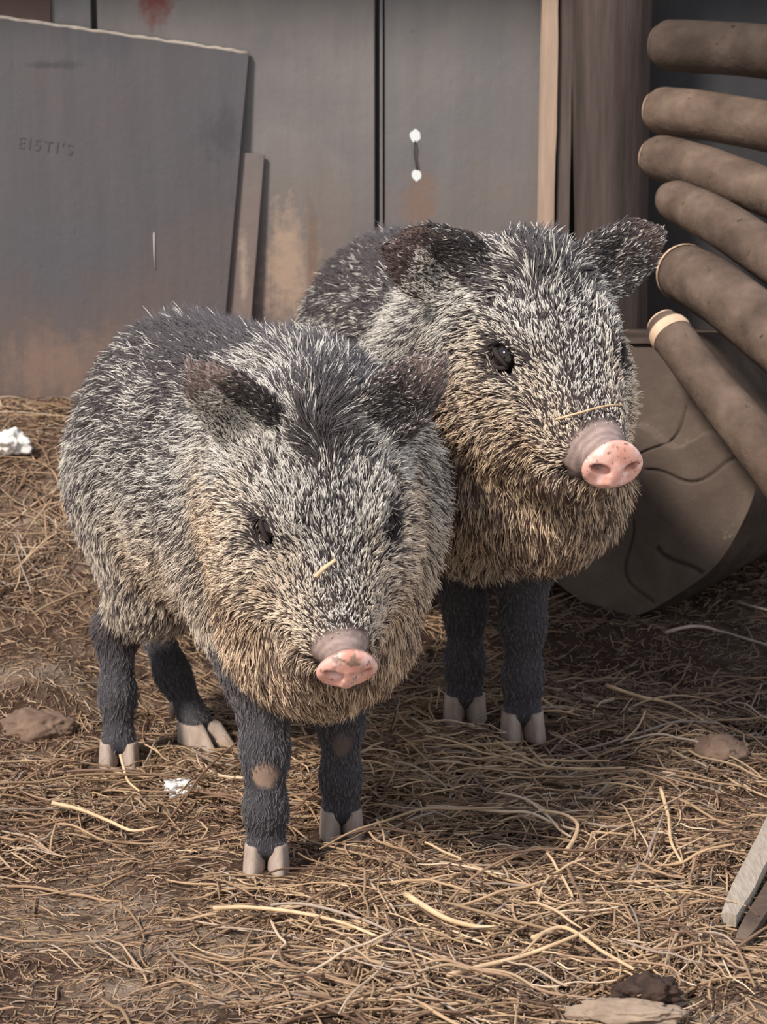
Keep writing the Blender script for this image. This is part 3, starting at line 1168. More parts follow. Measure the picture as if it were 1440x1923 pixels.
    # ---- hooves
    for (jf, fw, sw, lg) in feet:
        k = lg.get('k', 1)
        base_z = lg['ground']
        for sd in (1, -1):
            hv, hf = hoof_mesh(0.043 * k * lg.get('long', 1), 0.0235 * k, max(0.018, jf[2] - base_z - 0.003) * 1.0)
            th_ = 0.10 * sd
            d1 = nrm(fw * math.cos(th_) + sw * math.sin(th_))
            d2 = np.array([-d1[1], d1[0], 0])
            c0 = jf * V(1, 1, 0) + V(0, 0, base_z) + fw * 0.014 * k * lg.get('long', 1) + sw * sd * 0.0122 * k
            pv = c0 + hv[:, :1] * d1 + hv[:, 1:2] * d2 + hv[:, 2:3] * up
            me = mesh_from('hoof', pv, hf)
            o = link('hoof', me, m_hoof)
            set_parent_keep(o, root)
            md = o.modifiers.new('bevel', 'BEVEL'); md.width = 0.002; md.segments = 2
            if lg.get('dew'):
                t0 = jf - fw * 0.020 + sw * sd * 0.011 + V(0, 0, 0.018)
                vts, fcs = tube([t0, t0 - fw * .006 + V(0, 0, -.014), t0 - fw * .004 + V(0, 0, -.024)], [0.0055, .005, .002], 8)
                o = link('dewclaw', mesh_from('dewclaw', vts, fcs), m_hoof)
                set_parent_keep(o, root)

    # ---- fur
    tri = np.concatenate([quads[:, [0, 1, 2]], quads[:, [0, 2, 3]]])
    p0, p1, p2 = verts[tri[:, 0]], verts[tri[:, 1]], verts[tri[:, 2]]
    fnv = np.cross(p1 - p0, p2 - p0)
    area = np.linalg.norm(fnv, axis=-1) / 2
    vnorm = np.zeros((nv, 3))
    for c_ in range(3):
        for kk in range(3):
            vnorm[:, c_] += np.bincount(tri[:, kk], fnv[:, c_], nv)
    vnorm = nrm(vnorm)
    dens_v = (1.0 * R_['body'] + 1.7 * R_['head'] + 0.9 * R_['leg'] + 1.0 * R_['ear'])
    dens_v = dens_v * (1 - sn)
    dens_v *= sstep(0.0150, 0.0200, eye_d(verts))
    dens_v *= 1 - 0.45 * earin
    for (c_, rr_, col_) in spec.get('patches', []):
        dens_v *= sstep(0.7, 1.1, np.linalg.norm((verts - c_) / rr_, axis=-1))
    low = verts[:, 2] < np.min([f_[3]['ground'] for f_ in feet]) + 0.03
    dens_v[low] *= 0.2
    prob = area * dens_v[tri].mean(1)
    cum = np.cumsum(prob)

    def sample(n):
        f_ = np.searchsorted(cum, rng.random(n) * cum[-1])
        u, v_ = rng.random(n), rng.random(n)
        sw_ = u + v_ > 1
        u[sw_], v_[sw_] = 1 - u[sw_], 1 - v_[sw_]
        w0 = 1 - u - v_
        t_ = tri[f_]
        pp = verts[t_[:, 0]] * w0[:, None] + verts[t_[:, 1]] * u[:, None] + verts[t_[:, 2]] * v_[:, None]
        nn = nrm(vnorm[t_[:, 0]] * w0[:, None] + vnorm[t_[:, 1]] * u[:, None] + vnorm[t_[:, 2]] * v_[:, None])
        return pp, nn

    NS, NC = spec['strands'], spec['clumps']
    cp, cn = sample(NC)
    sp_, sn_ = sample(NS)
    from mathutils.kdtree import KDTree
    kd = KDTree(NC)
    for i in range(NC):
        kd.insert(cp[i], i)
    kd.balance()
    cid = np.array([kd.find(q_)[1] for q_ in sp_])
    Rg, fl = regions(sp_)
    q = local(sp_)
    # direction
    lift = 0.20 * Rg['body'] + 0.16 * Rg['head'] + 0.05 * Rg['leg'] + 0.12 * Rg['jaw'] + 0.05 * Rg['ear']
    crest = Rg['head'] * sstep(-0.03, -0.07, q[:, 0]) * sstep(0.028, 0.012, np.abs(q[:, 1])) * sstep(-0.03, 0.0, q[:, 2])
    spine = np.exp(-(((sp_ - Sc) @ lat) / (0.045 - 0.02 * Rg['neck'] * spec.get('nape_narrow', 0))) ** 2) * sstep(0.35, 0.8, sn_[:, 2]) * np.clip(Rg['body'], 0, 1)
    lift = lift + 0.35 * crest + 0.35 * spine
    cr_n = cn[cid]
    tang = nrm(fl + 0.55 * (np.stack([fbm(sp_, 30, 40 + k, 2) for k in range(3)], -1) - 0.5) * 2)
    tang = tang - sn_ * (tang * sn_).sum(-1, keepdims=True)
    tang = nrm(tang)
    jit = rng.normal(0, 1, (NS, 3))
    cjit = rng.normal(0, 1, (NC, 3))[cid]
    d0 = nrm(tang + sn_ * (lift + 0.25)[:, None] + 0.10 * jit + 0.16 * cjit)
    d1 = nrm(tang + sn_ * (lift * 0.55)[:, None] + 0.14 * jit + 0.20 * cjit + V(0, 0, -0.10))
    ln = 0.0215 * Rg['body'] + 0.0100 * Rg['head'] + 0.0060 * Rg['leg']
    ln += Rg['head'] * (0.007 * Rg['cheek'] + 0.013 * Rg['jaw'])
    ln += spec.get('crest', 0.026) * crest + 0.012 * spine * 1.0
    ln *= 1 - 0.25 * Rg['ear']
    ln *= 1 - 0.55 * sstep(0.03, 0.10, q[:, 0]) * Rg['head'] * (1 - Rg['jaw'])
    ln *= sstep(0.014, 0.034, eye_d(sp_)) * 0.6 + 0.4
    ln *= (0.65 + 0.55 * rng.random(NS)) * spec.get('fl', 1.0)
    K = 5
    tt = np.linspace(0, 1, K)
    pts = np.zeros((NS, K, 3))
    coff = cp[cid] - sp_
    far = np.linalg.norm(coff, axis=-1)
    coff *= np.where(far < 0.012, 1.0, 0.0)[:, None]
    for k in range(K):
        t = tt[k]
        pts[:, k] = sp_ + ln[:, None] * (d0 * (t - 0.5 * t * t) + d1 * (0.5 * t * t)) + coff * (0.55 * t ** 1.4)
        pts[:, k, 2] = np.maximum(pts[:, k, 2], 0.004)
    pts[:, 0] -= sn_ * 0.001
    # colour: dark base, pale band, dark or pale tip
    white = np.array(spec.get('white', lin(222, 214, 202)))
    tan = np.array(lin(218, 176, 126))
    cream = np.array(lin(238, 214, 186))
    dark = np.array(lin(72, 64, 63))
    brown = np.array(lin(98, 72, 57))
    slate = np.array(lin(98, 94, 98))
    crnd = rng.random(NC)[cid]
    srnd = rng.random(NS)
    body_, head_ = np.clip(Rg['body'], 0, 1), np.clip(Rg['head'], 0, 1)
    hgt = (sp_[:, 2] - spec['z0']) / spec['zh']          # 0 belly .. 1 back
    colL = np.tile(white, (NS, 1))
    warm_b = sstep(0.55, 0.10, hgt + 0.35 * (fbm(sp_, 9, 61, 2) - .5)) * body_
    colL += (cream - colL) * (0.9 * warm_b)[:, None]
    warm_h = head_ * np.clip(sstep(0.004, -0.055, q[:, 2] + 0.03 * (fbm(sp_, 30, 71, 2) - .5)), 0, 1)
    colL += (cream - colL) * (0.75 * warm_h)[:, None]
    warm_j = head_ * sstep(-0.045, -0.10, q[:, 2] + 0.02 * (fbm(sp_, 25, 77, 2) - .5))
    warm_j = np.maximum(warm_j, head_ * sstep(0.55, 0.7, fbm(sp_, 22, 81, 2)) * sstep(-0.02, -0.05, q[:, 2]))
    colL += (tan - colL) * (0.85 * warm_j)[:, None]
    pl = 0.56 + 0 * srnd
    pl += 0.16 * (head_ - Rg['ear'])
    pl -= 0.22 * body_ * sstep(0.70, 1.0, hgt) * (1 - Rg['neck'])
    pl -= 0.10 * warm_j
    pl -= 0.85 * crest
    pl -= 0.36 * spine
    pl += 0.10 * warm_b
    pl += 0.30 * (fbm(sp_, 16, 91, 2) - 0.5) * body_ + 0.05 * body_
    collar = np.exp(-(((sp_ - (Sc + ax * 0.07)) @ nrm(ax + up * .5)) / 0.045) ** 2) * body_
    pl += spec.get('collar', 0.15) * collar
    pl -= 0.60 * head_ * sstep(0.032, 0.014, eye_d(sp_))
    pl -= spec.get('dark_back', 0.0) * body_ * sstep(0.35, 0.8, hgt) * (1 - collar) * (1 - Rg['neck'])
    pl -= 0.45 * head_ * sstep(0.06, 0.085, q[:, 0]) * sstep(-0.055, -0.068, q[:, 2]) * sstep(-0.11, -0.085, q[:, 2]) * sstep(.045, .025, np.abs(q[:, 1]))
    pl -= spec.get('jaw_dark', 0.0) * head_ * warm_j
    dia = head_ * sstep(0.010, -0.010, np.abs(q[:, 1]) - (0.040 - (q[:, 0] + .11) * 0.11)) * (q[:, 2] > -0.035)
    pl += (0.10 * head_ - 0.20 * dia) * (1 - Rg['ear']) * sstep(-.06, -.03, q[:, 2])
    side = head_ * (1 - dia) * sstep(0.03, -0.01, q[:, 2])
    colL += (cream - colL) * (0.65 * side)[:, None]
    nosebr = sstep(0.045, 0.085, q[:, 0]) * head_
    pl = np.where(Rg['leg'] > 0.5, 0.0, pl)
    light = np.where(rng.random(NS) < 0.62, crnd, srnd) < np.clip(pl, 0.03 * (1 - np.clip(Rg['leg'] * 2, 0, 1)), 0.97)
    colD = np.tile(dark, (NS, 1))
    colD += (brown - colD) * (0.55 * np.maximum(warm_b, np.maximum(warm_h * .8, warm_j)))[:, None]
    colD += (slate - colD) * (np.clip(0.55 * spine + 0.25 * body_ * sstep(.4, .9, hgt), 0, 1) * srnd)[:, None]
    colD += (np.array(lin(112, 90, 80)) - colD) * (0.5 * nosebr)[:, None]
    colD += (np.array(lin(104, 99, 102)) * (0.75 + .5 * srnd)[:, None] - colD) * (0.85 * Rg['leg'])[:, None]
    # dark stripe up the forehead
    for fn_ in spec.get('fur_paint', []):
        light, colL, colD = fn_(dict(q=q, p=sp_, R=Rg, light=light, colL=colL, colD=colD, srnd=srnd, crnd=crnd))
    # pale hair inside the ears, dark towards the rim
    for (c_, EA, le, wd, opn) in ears:
        l_ = (sp_ - c_) @ EA.T
        sdn = np.sign(((c_ - E) @ L))
        near = (np.linalg.norm(sp_ - c_, axis=-1) < le * 0.95) & (Rg['ear'] > 0.12) & (q[:, 1] * sdn > 0.040)
        med = (sp_ - c_) @ nrm(up * .75 - sdn * L * .65)
        ie = near & ((sn_ @ opn) > -0.25)
        tipz = l_[:, 0] > 0.26 * le
        dk_ = med > ((0.016 if sdn > 0 else 0.005) + 0.006 * (fbm(sp_, 90, 33, 2) - .5))
        white_z = ie & ~tipz & ~dk_
        dark_z = ie & ~tipz & dk_
        colL = np.where(white_z[:, None], white * .98, colL)
        light = np.where(white_z, srnd < 0.88, np.where(dark_z, srnd < 0.10, np.where(ie & tipz, srnd < 0.10, light)))
        rim = (Rg['ear'] > 0.5) & ~ie
        light = np.where(rim, srnd < 0.18, light)
        up_ = ie & tipz
        colD = np.where(up_[:, None], colD * .35 + .65 * np.array(spec.get('ear_col', lin(150, 130, 124))), colD)
    val = (0.72 + 0.45 * rng.random(NS))
    root_c = colD * 0.8
    mid_c = np.where(light[:, None], colL * val[:, None], colD * (0.8 + 0.5 * srnd)[:, None])
    tip_dark = light & (rng.random(NS) < 0.30)
    tip_c = np.where(tip_dark[:, None], colD * 1.2, np.where(light[:, None], colL * val[:, None] * 0.95, colD * 1.1))
    cols = np.zeros((NS, K, 4)); cols[..., 3] = 1
    blend = [0.0, 0.15, 0.75, 1.0, 1.0]
    for k in range(K):
        cols[:, k, :3] = root_c + (mid_c - root_c) * blend[k]
    cols[:, 4, :3] = tip_c
    rad0 = spec.get('hr', 0.00038) * (0.8 + 0.4 * rng.random(NS)) * (1 - 0.35 * Rg['leg'])
    prof = np.array([0.9, 1.0, 1.0, 0.8, 0.25])
    rad = rad0[:, None] * prof
    keep = dens_ok = np.ones(NS, bool)
    pts, cols, rad = pts[keep], cols[keep], rad[keep]
    cu = bpy.data.hair_curves.new('fur')
    cu.add_curves([K] * len(pts))
    cu.attributes['position'].data.foreach_set('vector', pts.astype(np.float32).ravel())
    ra = cu.attributes.get('radius') or cu.attributes.new('radius', 'FLOAT', 'POINT')
    ra.data.foreach_set('value', rad.astype(np.float32).ravel())
    ca = cu.attributes.new('tint', 'FLOAT_COLOR', 'POINT')
    ca.data.foreach_set('color', cols.astype(np.float32).ravel())
    cu.materials.append(m_fur)
    fo = bpy.data.objects.new('fur', cu)
    COL.objects.link(fo)
    set_parent_keep(fo, root)
    return root, hw


# ---- the front animal
ax_a = nrm(V(.155, -.285, 0)); lat_a = V(-ax_a[1], ax_a[0], 0)
A_H, A_S = V(-.222, 2.475, .335), V(-.083, 2.195, .338)
fA = [G(500, 1632), G(640, 1566), G(224, 1432), G(376, 1396)]


def fore(f, sh, k=1.0, rk=1.0, bend=0.0, fw=None, z=0.0):
    f = np.asarray(f, float)
    return dict(j=[sh, V(f[0] + (sh[0] - f[0]) * .45, f[1] + (sh[1] - f[1]) * .45 , 0.20 * k + z), f + V(0, 0.006, 0.118 * k), f + V(0, 0.004, 0.06 * k), f + V(0, 0.006, 0.032 * k)],
                r=[0.055 * k, 0.034 * k * rk, 0.0195 * k * rk, 0.0172 * k * rk, 0.0165 * k * rk], furry=1, fw=fw if fw is not None else V(0.05, -1, 0), k=k, ground=z)


def hind(f, hip, k=1.0, fw=None, slant=0.0, ax_=None, z=0.0, **kw):
    f = np.asarray(f, float)
    fw = nrm(fw)
    st = hip + ax_ * 0.03 + V(0, 0, -0.115 * k)
    hk = f - fw * (0.030 + slant) + V(0, 0, 0.150 * k)
    d_ = dict(j=[hip, st, hk, f - fw * (0.012 + slant * .55) + V(0, 0, 0.075 * k), f - fw * (0.004 + slant * .1) + V(0, 0, 0.030 * k)],
              r=[0.075 * k, 0.046 * k, 0.0215 * k, 0.0165 * k, 0.0165 * k], furry=2, fw=fw, k=k, ground=z)
    d_.update(kw)
    return d_


legsA = [fore(fA[0], A_S - lat_a * .050 + V(0, 0, -.07), fw=V(0.02, -1, 0)),
         fore(fA[1], A_S + lat_a * .045 + V(0, 0, -.07), fw=V(0.10, -1, 0)),
         hind(fA[2], A_H - lat_a * .055 + V(0, 0, -.02), fw=V(0.12, -1, 0), ax_=ax_a),
         hind(fA[3], A_H + lat_a * .050 + V(0, 0, -.02), fw=V(0.8, -.75, 0), ax_=ax_a, slant=0.062, dew=True, long=1.5)]


def paintA(d):
    q = d['q']; hd = d['R']['head']
    st = hd * sstep(0.022, 0.008, np.abs(q[:, 1])) * sstep(0.0, -0.05, q[:, 0]) * (q[:, 2] > -0.02)
    light = np.where(st > d['srnd'] * 1.2, False, d['light'])
    return light, d['colL'], d['colD']


specA = dict(s=1.0, bs=1.0, E=P(612, 968, 1.985), F=V(.16, -.67, -.73), H=A_H, S=A_S, root=(-.16, 2.3, 0), legs=legsA,
             ears=[dict(base=(-.083, .052, .014), tip=(-.118, .112, .066), open=(.72, .15, .60), w=0.034),
                   dict(base=(-.083, -.052, .014), tip=(-.118, -.112, .070), open=(.60, -.55, .50), w=0.034)],
             patches=[(P(497, 1455, 2.075), V(.014, .03, .014), lin(152, 128, 112)), (P(642, 1392, 2.185), V(.011, .03, .014), lin(104, 90, 84))],
             throat=dict(c=P(598, 1165, 2.055), r=(.075, .088, .085)),
             strands=210000, clumps=52000, hr=.00034, dark_back=.36, z0=.18, zh=.36, nose_mud=True, nose_tilt=0.22, fur_paint=[paintA],
             label='grizzled grey peccary standing in front, head lowered, a straw bit across its muzzle', group=None)
peccA, hwA = peccary(specA)

# ---- the animal behind
B_H, B_S = V(.020, 2.965, .368), V(.122, 2.575, .368)
ax_b = nrm((B_S - B_H) * V(1, 1, 0)); lat_b = V(-ax_b[1], ax_b[0], 0)
fB = [G(872, 1352, .0), G(980, 1384, .0), V(-.04, 3.0, .02), V(.115, 3.05, .03)]
legsB = [fore(fB[0], B_S - lat_b * .055 + V(0, 0, -.08), 1.15, fw=V(0.05, -1, 0)),
         fore(fB[1], B_S + lat_b * .045 + V(0, 0, -.08), 1.15, fw=V(0.05, -1, 0)),
         hind(fB[2], B_H - lat_b * .06 + V(0, 0, -.03), 1.1, fw=ax_b, ax_=ax_b, z=.02),
         hind(fB[3], B_H + lat_b * .06 + V(0, 0, -.03), 1.1, fw=ax_b, ax_=ax_b, z=.03)]


def paintB(d):
    q = d['q']; hd = d['R']['head']
    st = hd * sstep(0.020, 0.006, np.abs(q[:, 1] + 0.004)) * sstep(-0.05, -0.09, q[:, 0]) * (q[:, 2] > -0.02)
    light = np.where(st > d['srnd'] * 1.2, False, d['light'])
    return light, d['colL'], d['colD']


specB = dict(s=1.15, bs=1.13, E=P(1049, 646, 2.25), F=V(.275, -.83, -.47), H=B_H, S=B_S, root=(.08, 2.75, 0), legs=legsB, roll=0.0,
             ears=[dict(base=(-.083, .056, .014), tip=(-.112, .130, .036), open=(.75, -.05, .45), w=0.031),
                   dict(base=(-.088, -.054, .012), tip=(-.112, -.126, .030), open=(.72, -.25, .40), w=0.036)],
             throat=dict(c=P(1015, 905, 2.33), r=(.080, .092, .090)),
             strands=200000, clumps=46000, jaw_dark=.10, nape_narrow=1, cheek=.84, bare=.106, ear_col=lin(96, 78, 72), z0=.20, zh=.38, nose_tilt=0.12, fur_paint=[paintB], collar=0.35, dark_back=0.44, crest=.036, hr=0.00038,
             label='taller dark-backed peccary standing behind with head raised and a dry stem over its snout')
peccB, hwB = peccary(specB)


def to_px(p):
    d_ = np.asarray(p, float) - V(0, 0, CAM_H)
    dep = d_[1] * CP - d_[2] * SP
    upc = d_[1] * SP + d_[2] * CP
    return (720 + FPX * d_[0] / dep, 961.5 - FPX * upc / dep)


# ------------------------------------------------------------------ straw litter
m_straw, nt, b, _a = attr_mat('straw', 'tint', 0.6, 0.3)


def to_px_n(p):
    d_ = p - V(0, 0, CAM_H)
    dep = d_[:, 1] * CP - d_[:, 2] * SP
    upc = d_[:, 1] * SP + d_[:, 2] * CP
    return 720 + FPX * d_[:, 0] / dep, 961.5 - FPX * upc / dep


def blob(px, py, cx, cy, rx, ry):
    return np.exp(-(((px - cx) / rx) ** 2 + ((py - cy) / ry) ** 2))


def straw_density(xy):
    p = np.stack([xy[:, 0], xy[:, 1], gz(xy[:, 0], xy[:, 1])], -1)
    px, py = to_px_n(p)
    d = 0.12 + 0 * px
    d += 1.1 * blob(px, py, 930, 1660, 330, 170)
    d += 0.75 * blob(px, py, 1150, 1470, 300, 140)
    d += 0.55 * blob(px, py, 330, 1500, 330, 120)
    d += 0.9 * blob(px, py, 20, 960, 190, 170)
    d += 0.5 * blob(px, py, 720, 1330, 160, 130)
    d += 0.45 * blob(px, py, 760, 1840, 500, 90)
    d += 0.35 * blob(px, py, 1330, 1800, 200, 120)
    d -= 0.12 * blob(px, py, 150, 1780, 240, 110)
    d -= 0.16 * blob(px, py, 1260, 1190, 260, 90)
    d -= 0.30 * blob(px, py, 560, 1800, 150, 45)
    d -= 0.25 * blob(px, py, 1180, 1900, 170, 30)
    d -= 0.45 * blob(px, py, 90, 1220, 110, 60)
    d -= 0.5 * blob(px, py, 60, 1350, 80, 50)
    d -= 0.25 * blob(px, py, 1330, 1230, 170, 60)
    d *= 0.35 + 1.3 * sstep(0.32, 0.68, fbm(np.hstack([xy, np.zeros((len(xy), 1))]), 8, 123, 3))
    return np.clip(d, 0.012, 1), px, py


def grow_straw(n, lmin, lmax, r0, r1, lay, bend, even=0.0, seed=0):
    r_ = np.random.default_rng(seed)
    out = []
    need = n
    while need > 0:
        xy = np.stack([r_.uniform(-0.72, 0.72, 60000), r_.uniform(1.50, 3.42, 60000)], -1)
        d, px, py = straw_density(xy)
        ok = (r_.random(60000) < np.maximum(d, even) * np.clip(1.7 / xy[:, 1], .3, 1.1)) & (px > -120) & (px < 1560) & (py < 2030)
        xy = xy[ok][:need]
        out.append(np.hstack([xy, np.maximum(d, even * .5)[ok][:need, None]]))
        need -= len(xy)
    o = np.concatenate(out)
    n = len(o)
    K = 7
    # headings follow slow swirls so neighbouring stems lie in loose bundles
    base = np.hstack([o[:, :2], np.zeros((n, 1))])
    sw = (fbm(base, 4.5, 55, 2) - 0.5) * 7.0
    ang = sw + r_.normal(0, 1.0, n) + r_.integers(0, 2, n) * math.pi
    # mostly across the view, as raked by feet
    L = r_.uniform(lmin, lmax, n) * (0.6 + 0.6 * r_.random(n))
    curv = r_.normal(0, bend * .55, n)
    kink = r_.normal(0, bend * 1.3, n) * (r_.random(n) < 0.42)
    kpos = r_.uniform(0.3, 0.7, n)
    lift = lay * o[:, 2] * r_.random(n) ** 1.6
    tilt = r_.normal(0, 0.07, n) + 0.28 * (r_.random(n) < 0.10) * r_.random(n)
    arch = r_.uniform(-0.01, 0.06, n)
    pts = np.zeros((n, K, 3))
    pos = o[:, :2].copy()
    a_ = ang - curv * 0.5
    for k in range(K):
        t = k / (K - 1)
        pts[:, k, :2] = pos
        pos = pos + np.stack([np.cos(a_), np.sin(a_)], -1) * (L / (K - 1))[:, None]
        a_ = a_ + curv / (K - 1) + kink * (np.abs(t - kpos) < 0.09)
    pts[:, :, :2] -= (pts[:, 3:4, :2] - o[:, None, :2])
    for k in range(K):
        t = k / (K - 1)
        pts[:, k, 2] = gz(pts[:, k, 0], pts[:, k, 1]) + r0 + lift + tilt * (t - 0.5) * L + arch * L * (1 - (2 * t - 1) ** 2)
    floor_ = gz(pts[:, :, 0], pts[:, :, 1]) + 0.0004
    pts[:, :, 2] = np.maximum(pts[:, :, 2], floor_)
    rad = r_.uniform(r0, r1, n)[:, None] * np.array([.85, 1, 1, 1, .95, .85, .5])
    pal = np.array([lin(198, 168, 134), lin(180, 149, 116), lin(156, 126, 100), lin(124, 97, 78), lin(172, 153, 136), lin(212, 186, 158), lin(96, 74, 60)])
    pr = np.array([.2, .24, .2, .14, .09, .07, .06])
    ci = r_.choice(len(pal), n, p=pr)
    col = pal[ci] * r_.uniform(0.60, 1.08, n)[:, None]
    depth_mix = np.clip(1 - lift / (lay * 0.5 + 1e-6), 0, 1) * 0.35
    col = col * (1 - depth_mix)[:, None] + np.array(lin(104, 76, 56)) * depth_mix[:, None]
    dk = straw_shade(o) * 0.55  # the same painted shade, mixed into the straw colour
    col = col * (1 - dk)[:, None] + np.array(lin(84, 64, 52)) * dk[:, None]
    return pts, rad, col


def straw_shade(o):
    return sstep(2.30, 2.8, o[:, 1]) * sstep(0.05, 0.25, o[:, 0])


def clear_of_feet(st):
    pts, rad, col = st
    ok = np.ones(len(pts), bool)
    for f in fA + fB:
        d = np.linalg.norm(pts[:, :, :2] - (np.asarray(f)[:2] + V(0, -.012)), axis=-1)
        ok &= ~(d < 0.034).any(1)
    return pts[ok], rad[ok], col[ok]


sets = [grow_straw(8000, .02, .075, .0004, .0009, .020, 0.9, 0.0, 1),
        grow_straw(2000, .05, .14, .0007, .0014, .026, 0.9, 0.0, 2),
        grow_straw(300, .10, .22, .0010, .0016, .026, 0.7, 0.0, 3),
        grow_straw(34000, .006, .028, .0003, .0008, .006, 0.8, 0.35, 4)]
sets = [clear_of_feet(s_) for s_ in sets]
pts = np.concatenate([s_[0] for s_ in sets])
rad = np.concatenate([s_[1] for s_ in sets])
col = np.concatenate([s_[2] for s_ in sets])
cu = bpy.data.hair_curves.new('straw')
cu.add_curves([7] * len(pts))
cu.attributes['position'].data.foreach_set('vector', pts.astype(np.float32).ravel())
ra = cu.attributes.get('radius') or cu.attributes.new('radius', 'FLOAT', 'POINT')
ra.data.foreach_set('value', rad.astype(np.float32).ravel())
c4 = np.ones((len(pts), 7, 4)); c4[..., :3] = col[:, None]
cu.attributes.new('tint', 'FLOAT_COLOR', 'POINT').data.foreach_set('color', c4.astype(np.float32).ravel())
cu.materials.append(m_straw)
so = bpy.data.objects.new('straw', cu)
COL.objects.link(so)
tag(so, 'loose dry straw litter strewn over the pen floor', 'straw', None, 'stuff')

# ------------------------------------------------------------------ single stalks, stones and scraps
m_stalk = simple_mat('pale stalk', lin(190, 156, 120), lin(224, 194, 156), 60, 0.6, 0.3, (1, 1, 1))
m_twig = simple_mat('grey twig', lin(150, 130, 116), lin(190, 170, 152), 60, 0.7, 0.3)
from mathutils.bvhtree import BVHTree


def body_of(root):
    return [c_ for c_ in root.children if c_.name.startswith('body')][0].data


def caster(me):
    return BVHTree.FromPolygons([v.co[:] for v in me.vertices], [p_.vertices[:] for p_ in me.polygons])


def on_body(tree, px, py, off):
    o_ = Vector((0, 0, CAM_H))
    d_ = (Vector(P(px, py, 1.0)) - o_).normalized()
    loc, n_, i_, dist = tree.ray_cast(o_, d_)
    return np.array(loc - d_ * off)


tA, tB = caster(body_of(peccA)), caster(body_of(peccB))


def stalk(name, pts, r, m, label, cat='straw stalk', taper=0.6, n=18, group=None):
    pp = spline(pts, n)
    vts, fcs = tube(pp, np.linspace(r, r * taper, n), 7, 0.12, 5, True, 200)
    return tag(link(name, mesh_from(name, vts, fcs), m), label, cat, group)


stalk('straw_bit', [on_body(tA, 592, 1083, .012), on_body(tA, 610, 1066, .012), on_body(tA, 630, 1051, .013)], .0022, m_stalk, 'short broken straw bit stuck across the front peccary muzzle', taper=.8)
stalk('dry_stem', [on_body(tB, 1042, 788, .010), on_body(tB, 1085, 776, .009), on_body(tB, 1128, 764, .009), on_body(tB, 1160, 760, .010), on_body(tB, 1176, 764, .012)], .0013, m_stalk, 'thin dry stem lying over the snout of the rear peccary')


def gpts(lst, z=0.02):
    """Points on the litter seen at the given photo pixels."""
    out = []
    for q in lst:
        px, py = q[0], q[1]
        dz = q[2] if len(q) > 2 else 0
        g = G(px, py, z)
        for _ in range(4):
            g = G(px, py, float(gz(g[0], g[1])) + z + dz)
        out.append(g)
    return out


stalk('twig', gpts([(1232, 1198), (1262, 1184), (1310, 1176), (1360, 1188), (1450, 1214)], .012), .0028, m_twig, 'long pale bowed twig on bare dirt in front of the round log', 'twig')
stalk('twig', gpts([(1384, 1130), (1410, 1138), (1450, 1148)], .012), .0026, m_twig, 'short pale twig close beneath the shaded round log', 'twig')
stalk('straw_stalk', gpts([(1004, 1302), (1030, 1322), (1062, 1338), (1090, 1326)], .012), .0022, m_stalk, 'bent pale stalk beside the hoof of the rear peccary')
stalk('straw_stalk', gpts([(1140, 1288), (1200, 1308), (1260, 1322), (1318, 1352)], .016), .0026, m_stalk, 'thick straight pale stalk in the dim litter near the dirt clod')
stalk('straw_stalk', gpts([(930, 1392), (975, 1418), (1030, 1440), (1110, 1444), (1172, 1442)], .018), .0022, m_stalk, 'long shallow curved stalk lying in front of the rear peccary hooves')
stalk('straw_stalk', gpts([(762, 1680), (800, 1704), (840, 1726), (892, 1740), (935, 1742)], .024), .0032, m_stalk, 'thickest pale stalk lying in the straw in front of the front peccary')
stalk('straw_stalk', gpts([(400, 1706), (470, 1704), (560, 1714), (640, 1732), (716, 1762)], .018), .0024, m_stalk, 'long nearly level stalk on the dirt below the front hooves')
stalk('straw_stalk', gpts([(842, 1832), (900, 1816), (980, 1796), (1060, 1766), (1110, 1744)], .022), .0026, m_stalk, 'long rising stalk in front of the dark dung lump')
stalk('straw_stalk', gpts([(98, 1508), (150, 1520), (205, 1542), (250, 1560), (300, 1552)], .018), .0024, m_stalk, 'long stalk below the white scrap and the hind hooves')
stalk('straw_stalk', gpts([(1062, 1600), (1078, 1575), (1084, 1548), (1060, 1530), (1010, 1520)], .026), .0026, m_stalk, 'sharply bent stalk looping over the middle of the straw heap')
stalk('straw_stalk', [G(226, 1418, .03), G(232, 1440, .022), G(240, 1466, .014), G(262, 1486, .012)], .0020, m_stalk, 'thin stalk poking up against the split hind hoof')
stalk('straw_stalk', gpts([(14, 1206), (60, 1176), (104, 1144), (128, 1140)], .012), .0024, m_stalk, 'stalk slanting over the bare dirt mound behind the front peccary')
stalk('straw_stalk', gpts([(1000, 1762), (1060, 1742), (1130, 1786), (1190, 1820)], .026), .0024, m_stalk, 'stalk bent like a tent near the dark dung lump')
stalk('straw_stalk', gpts([(1240, 1480), (1254, 1530), (1260, 1580), (1280, 1620)], .022), .0022, m_stalk, 'upright looking stalk running towards the grey wood splinter')

# weathered splinter of wood, lower right
m_wood = simple_mat('weathered wood', lin(150, 136, 122), lin(188, 174, 158), 10, 0.85, 0.5, (40, 4, 4))


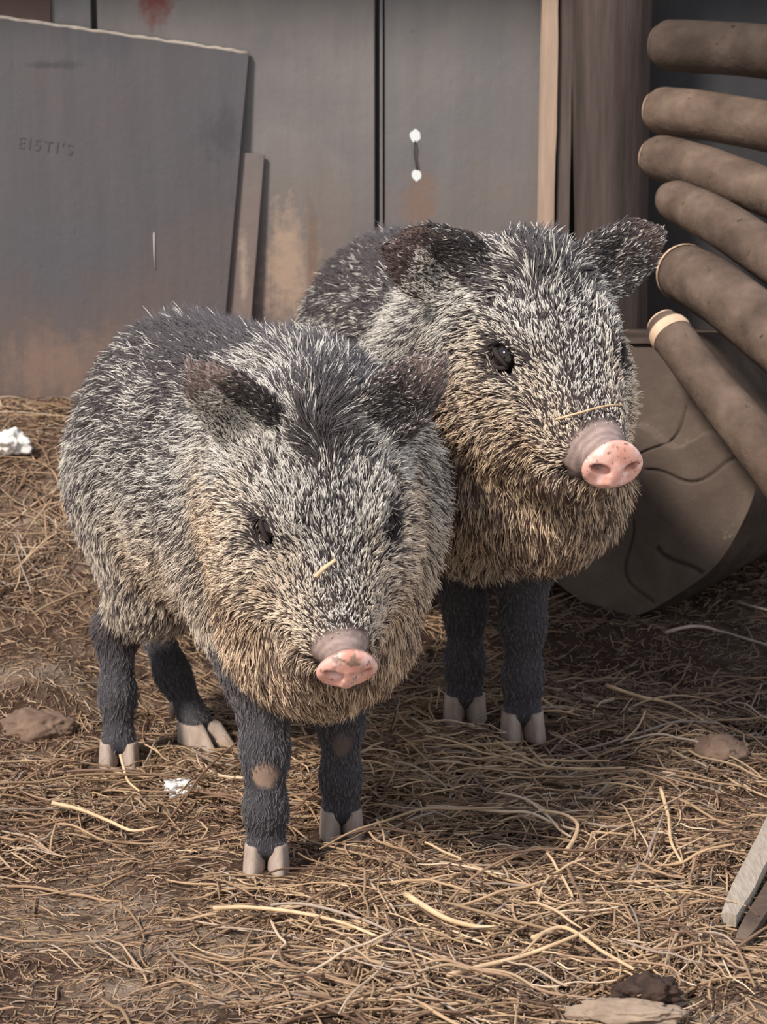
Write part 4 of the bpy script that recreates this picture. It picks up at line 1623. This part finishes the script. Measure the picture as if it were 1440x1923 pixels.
def splinter(name, a_, b_, wd, th, m, label, seed):
    a_, b_ = np.asarray(a_), np.asarray(b_)
    d_ = nrm(b_ - a_); sd = nrm(np.cross(V(0, 0, 1), d_)); upv = np.cross(d_, sd)
    rr = random.Random(seed)
    vs, fs = [], []
    n = 12
    for i in range(n):
        t = i / (n - 1)
        k = 1.0 - 0.35 * max(0, (0.2 - t) / 0.2)
        c_ = a_ + (b_ - a_) * t
        for (u, v_) in ((-1, -1), (1, -1), (1, 1), (0.2, 1.15), (-1, 1)):
            vs.append(c_ + sd * wd * .5 * (u * k + .08 * (rr.random() - .5)) + upv * th * .5 * (v_ + .15 * (rr.random() - .5)))
    for i in range(n - 1):
        for k in range(5):
            fs.append((i * 5 + k, i * 5 + (k + 1) % 5, (i + 1) * 5 + (k + 1) % 5, (i + 1) * 5 + k))
    fs.append((4, 3, 2, 1, 0)); fs.append(tuple((n - 1) * 5 + k for k in range(5)))
    return tag(link(name, mesh_from(name, vs, fs), m, None, False), label, 'wood piece')


pa, pb = gpts([(1368, 1728), (1462, 1560)], .012)
splinter('wood_splinter', pa, pb + V(0, 0, .012), .021, .012, m_wood, 'grey weathered wood splinter lying on the litter edge', 3)
pa, pb = gpts([(1390, 1772), (1470, 1650)], .008)
splinter('wood_splinter', pa, pb + V(0, 0, .006), .016, .009, m_bark, 'smaller brown wood splinter tucked below the grey one', 9)

# white crumpled scrap
m_paper = simple_mat('white scrap', lin(190, 188, 184), lin(236, 234, 230), 90, 0.7, 0.4)
g = gpts([(338, 1482)], .006)[0]
lump('paper_scrap', g, (.017, .012, .010), m_paper, 21, 'small crumpled white scrap lying in the straw below the hind hooves', 'scrap', amp=.75, freq=2.4, )
m_stone = simple_mat('dusty stone', lin(132, 112, 96), lin(166, 146, 126), 30, 0.95, 0.5)
m_clod = simple_mat('dirt clod', lin(96, 76, 64), lin(140, 116, 98), 26, 0.95, 0.6)
m_dung = simple_mat('dark dung', lin(46, 36, 32), lin(80, 62, 52), 60, 0.9, 0.8)
lump('stone', P(10, 834, 3.14), (.032, .024, .020), m_white, 31, 'white chalky stone on the straw bank at the foot of the sheet', 'stone', amp=.7, freq=1.3)
g = gpts([(24, 1326)], .008)[0]
lump('stone', g, (.040, .035, .026), m_stone, 33, 'pale dusty stone half sunk in dirt behind the hind hooves', 'stone', amp=.3)
g = gpts([(72, 1372)], .008)[0]
lump('dirt_clod', g, (.042, .034, .024), m_clod, 35, 'low reddish dirt clod in front of the dusty stone', 'clod', amp=.4)
g = gpts([(1352, 1414)], .01)[0]
lump('dirt_clod', g, (.030, .024, .020), m_clod, 36, 'brown dirt clod among dim straw under the slim pole', 'clod', amp=.3)
g = gpts([(1214, 1864)], .020)[0]
lump('dung_lump', g, (.027, .017, .014), m_dung, 38, 'dark brown dung lump at the front edge of the straw', 'dung', amp=.45, freq=3)
g = gpts([(1180, 1906)], .008)[0]
lump('stone', g, (.045, .016, .012), m_stone, 40, 'flat pale stone in front of the dark dung lump', 'stone', amp=.4, freq=2.5)
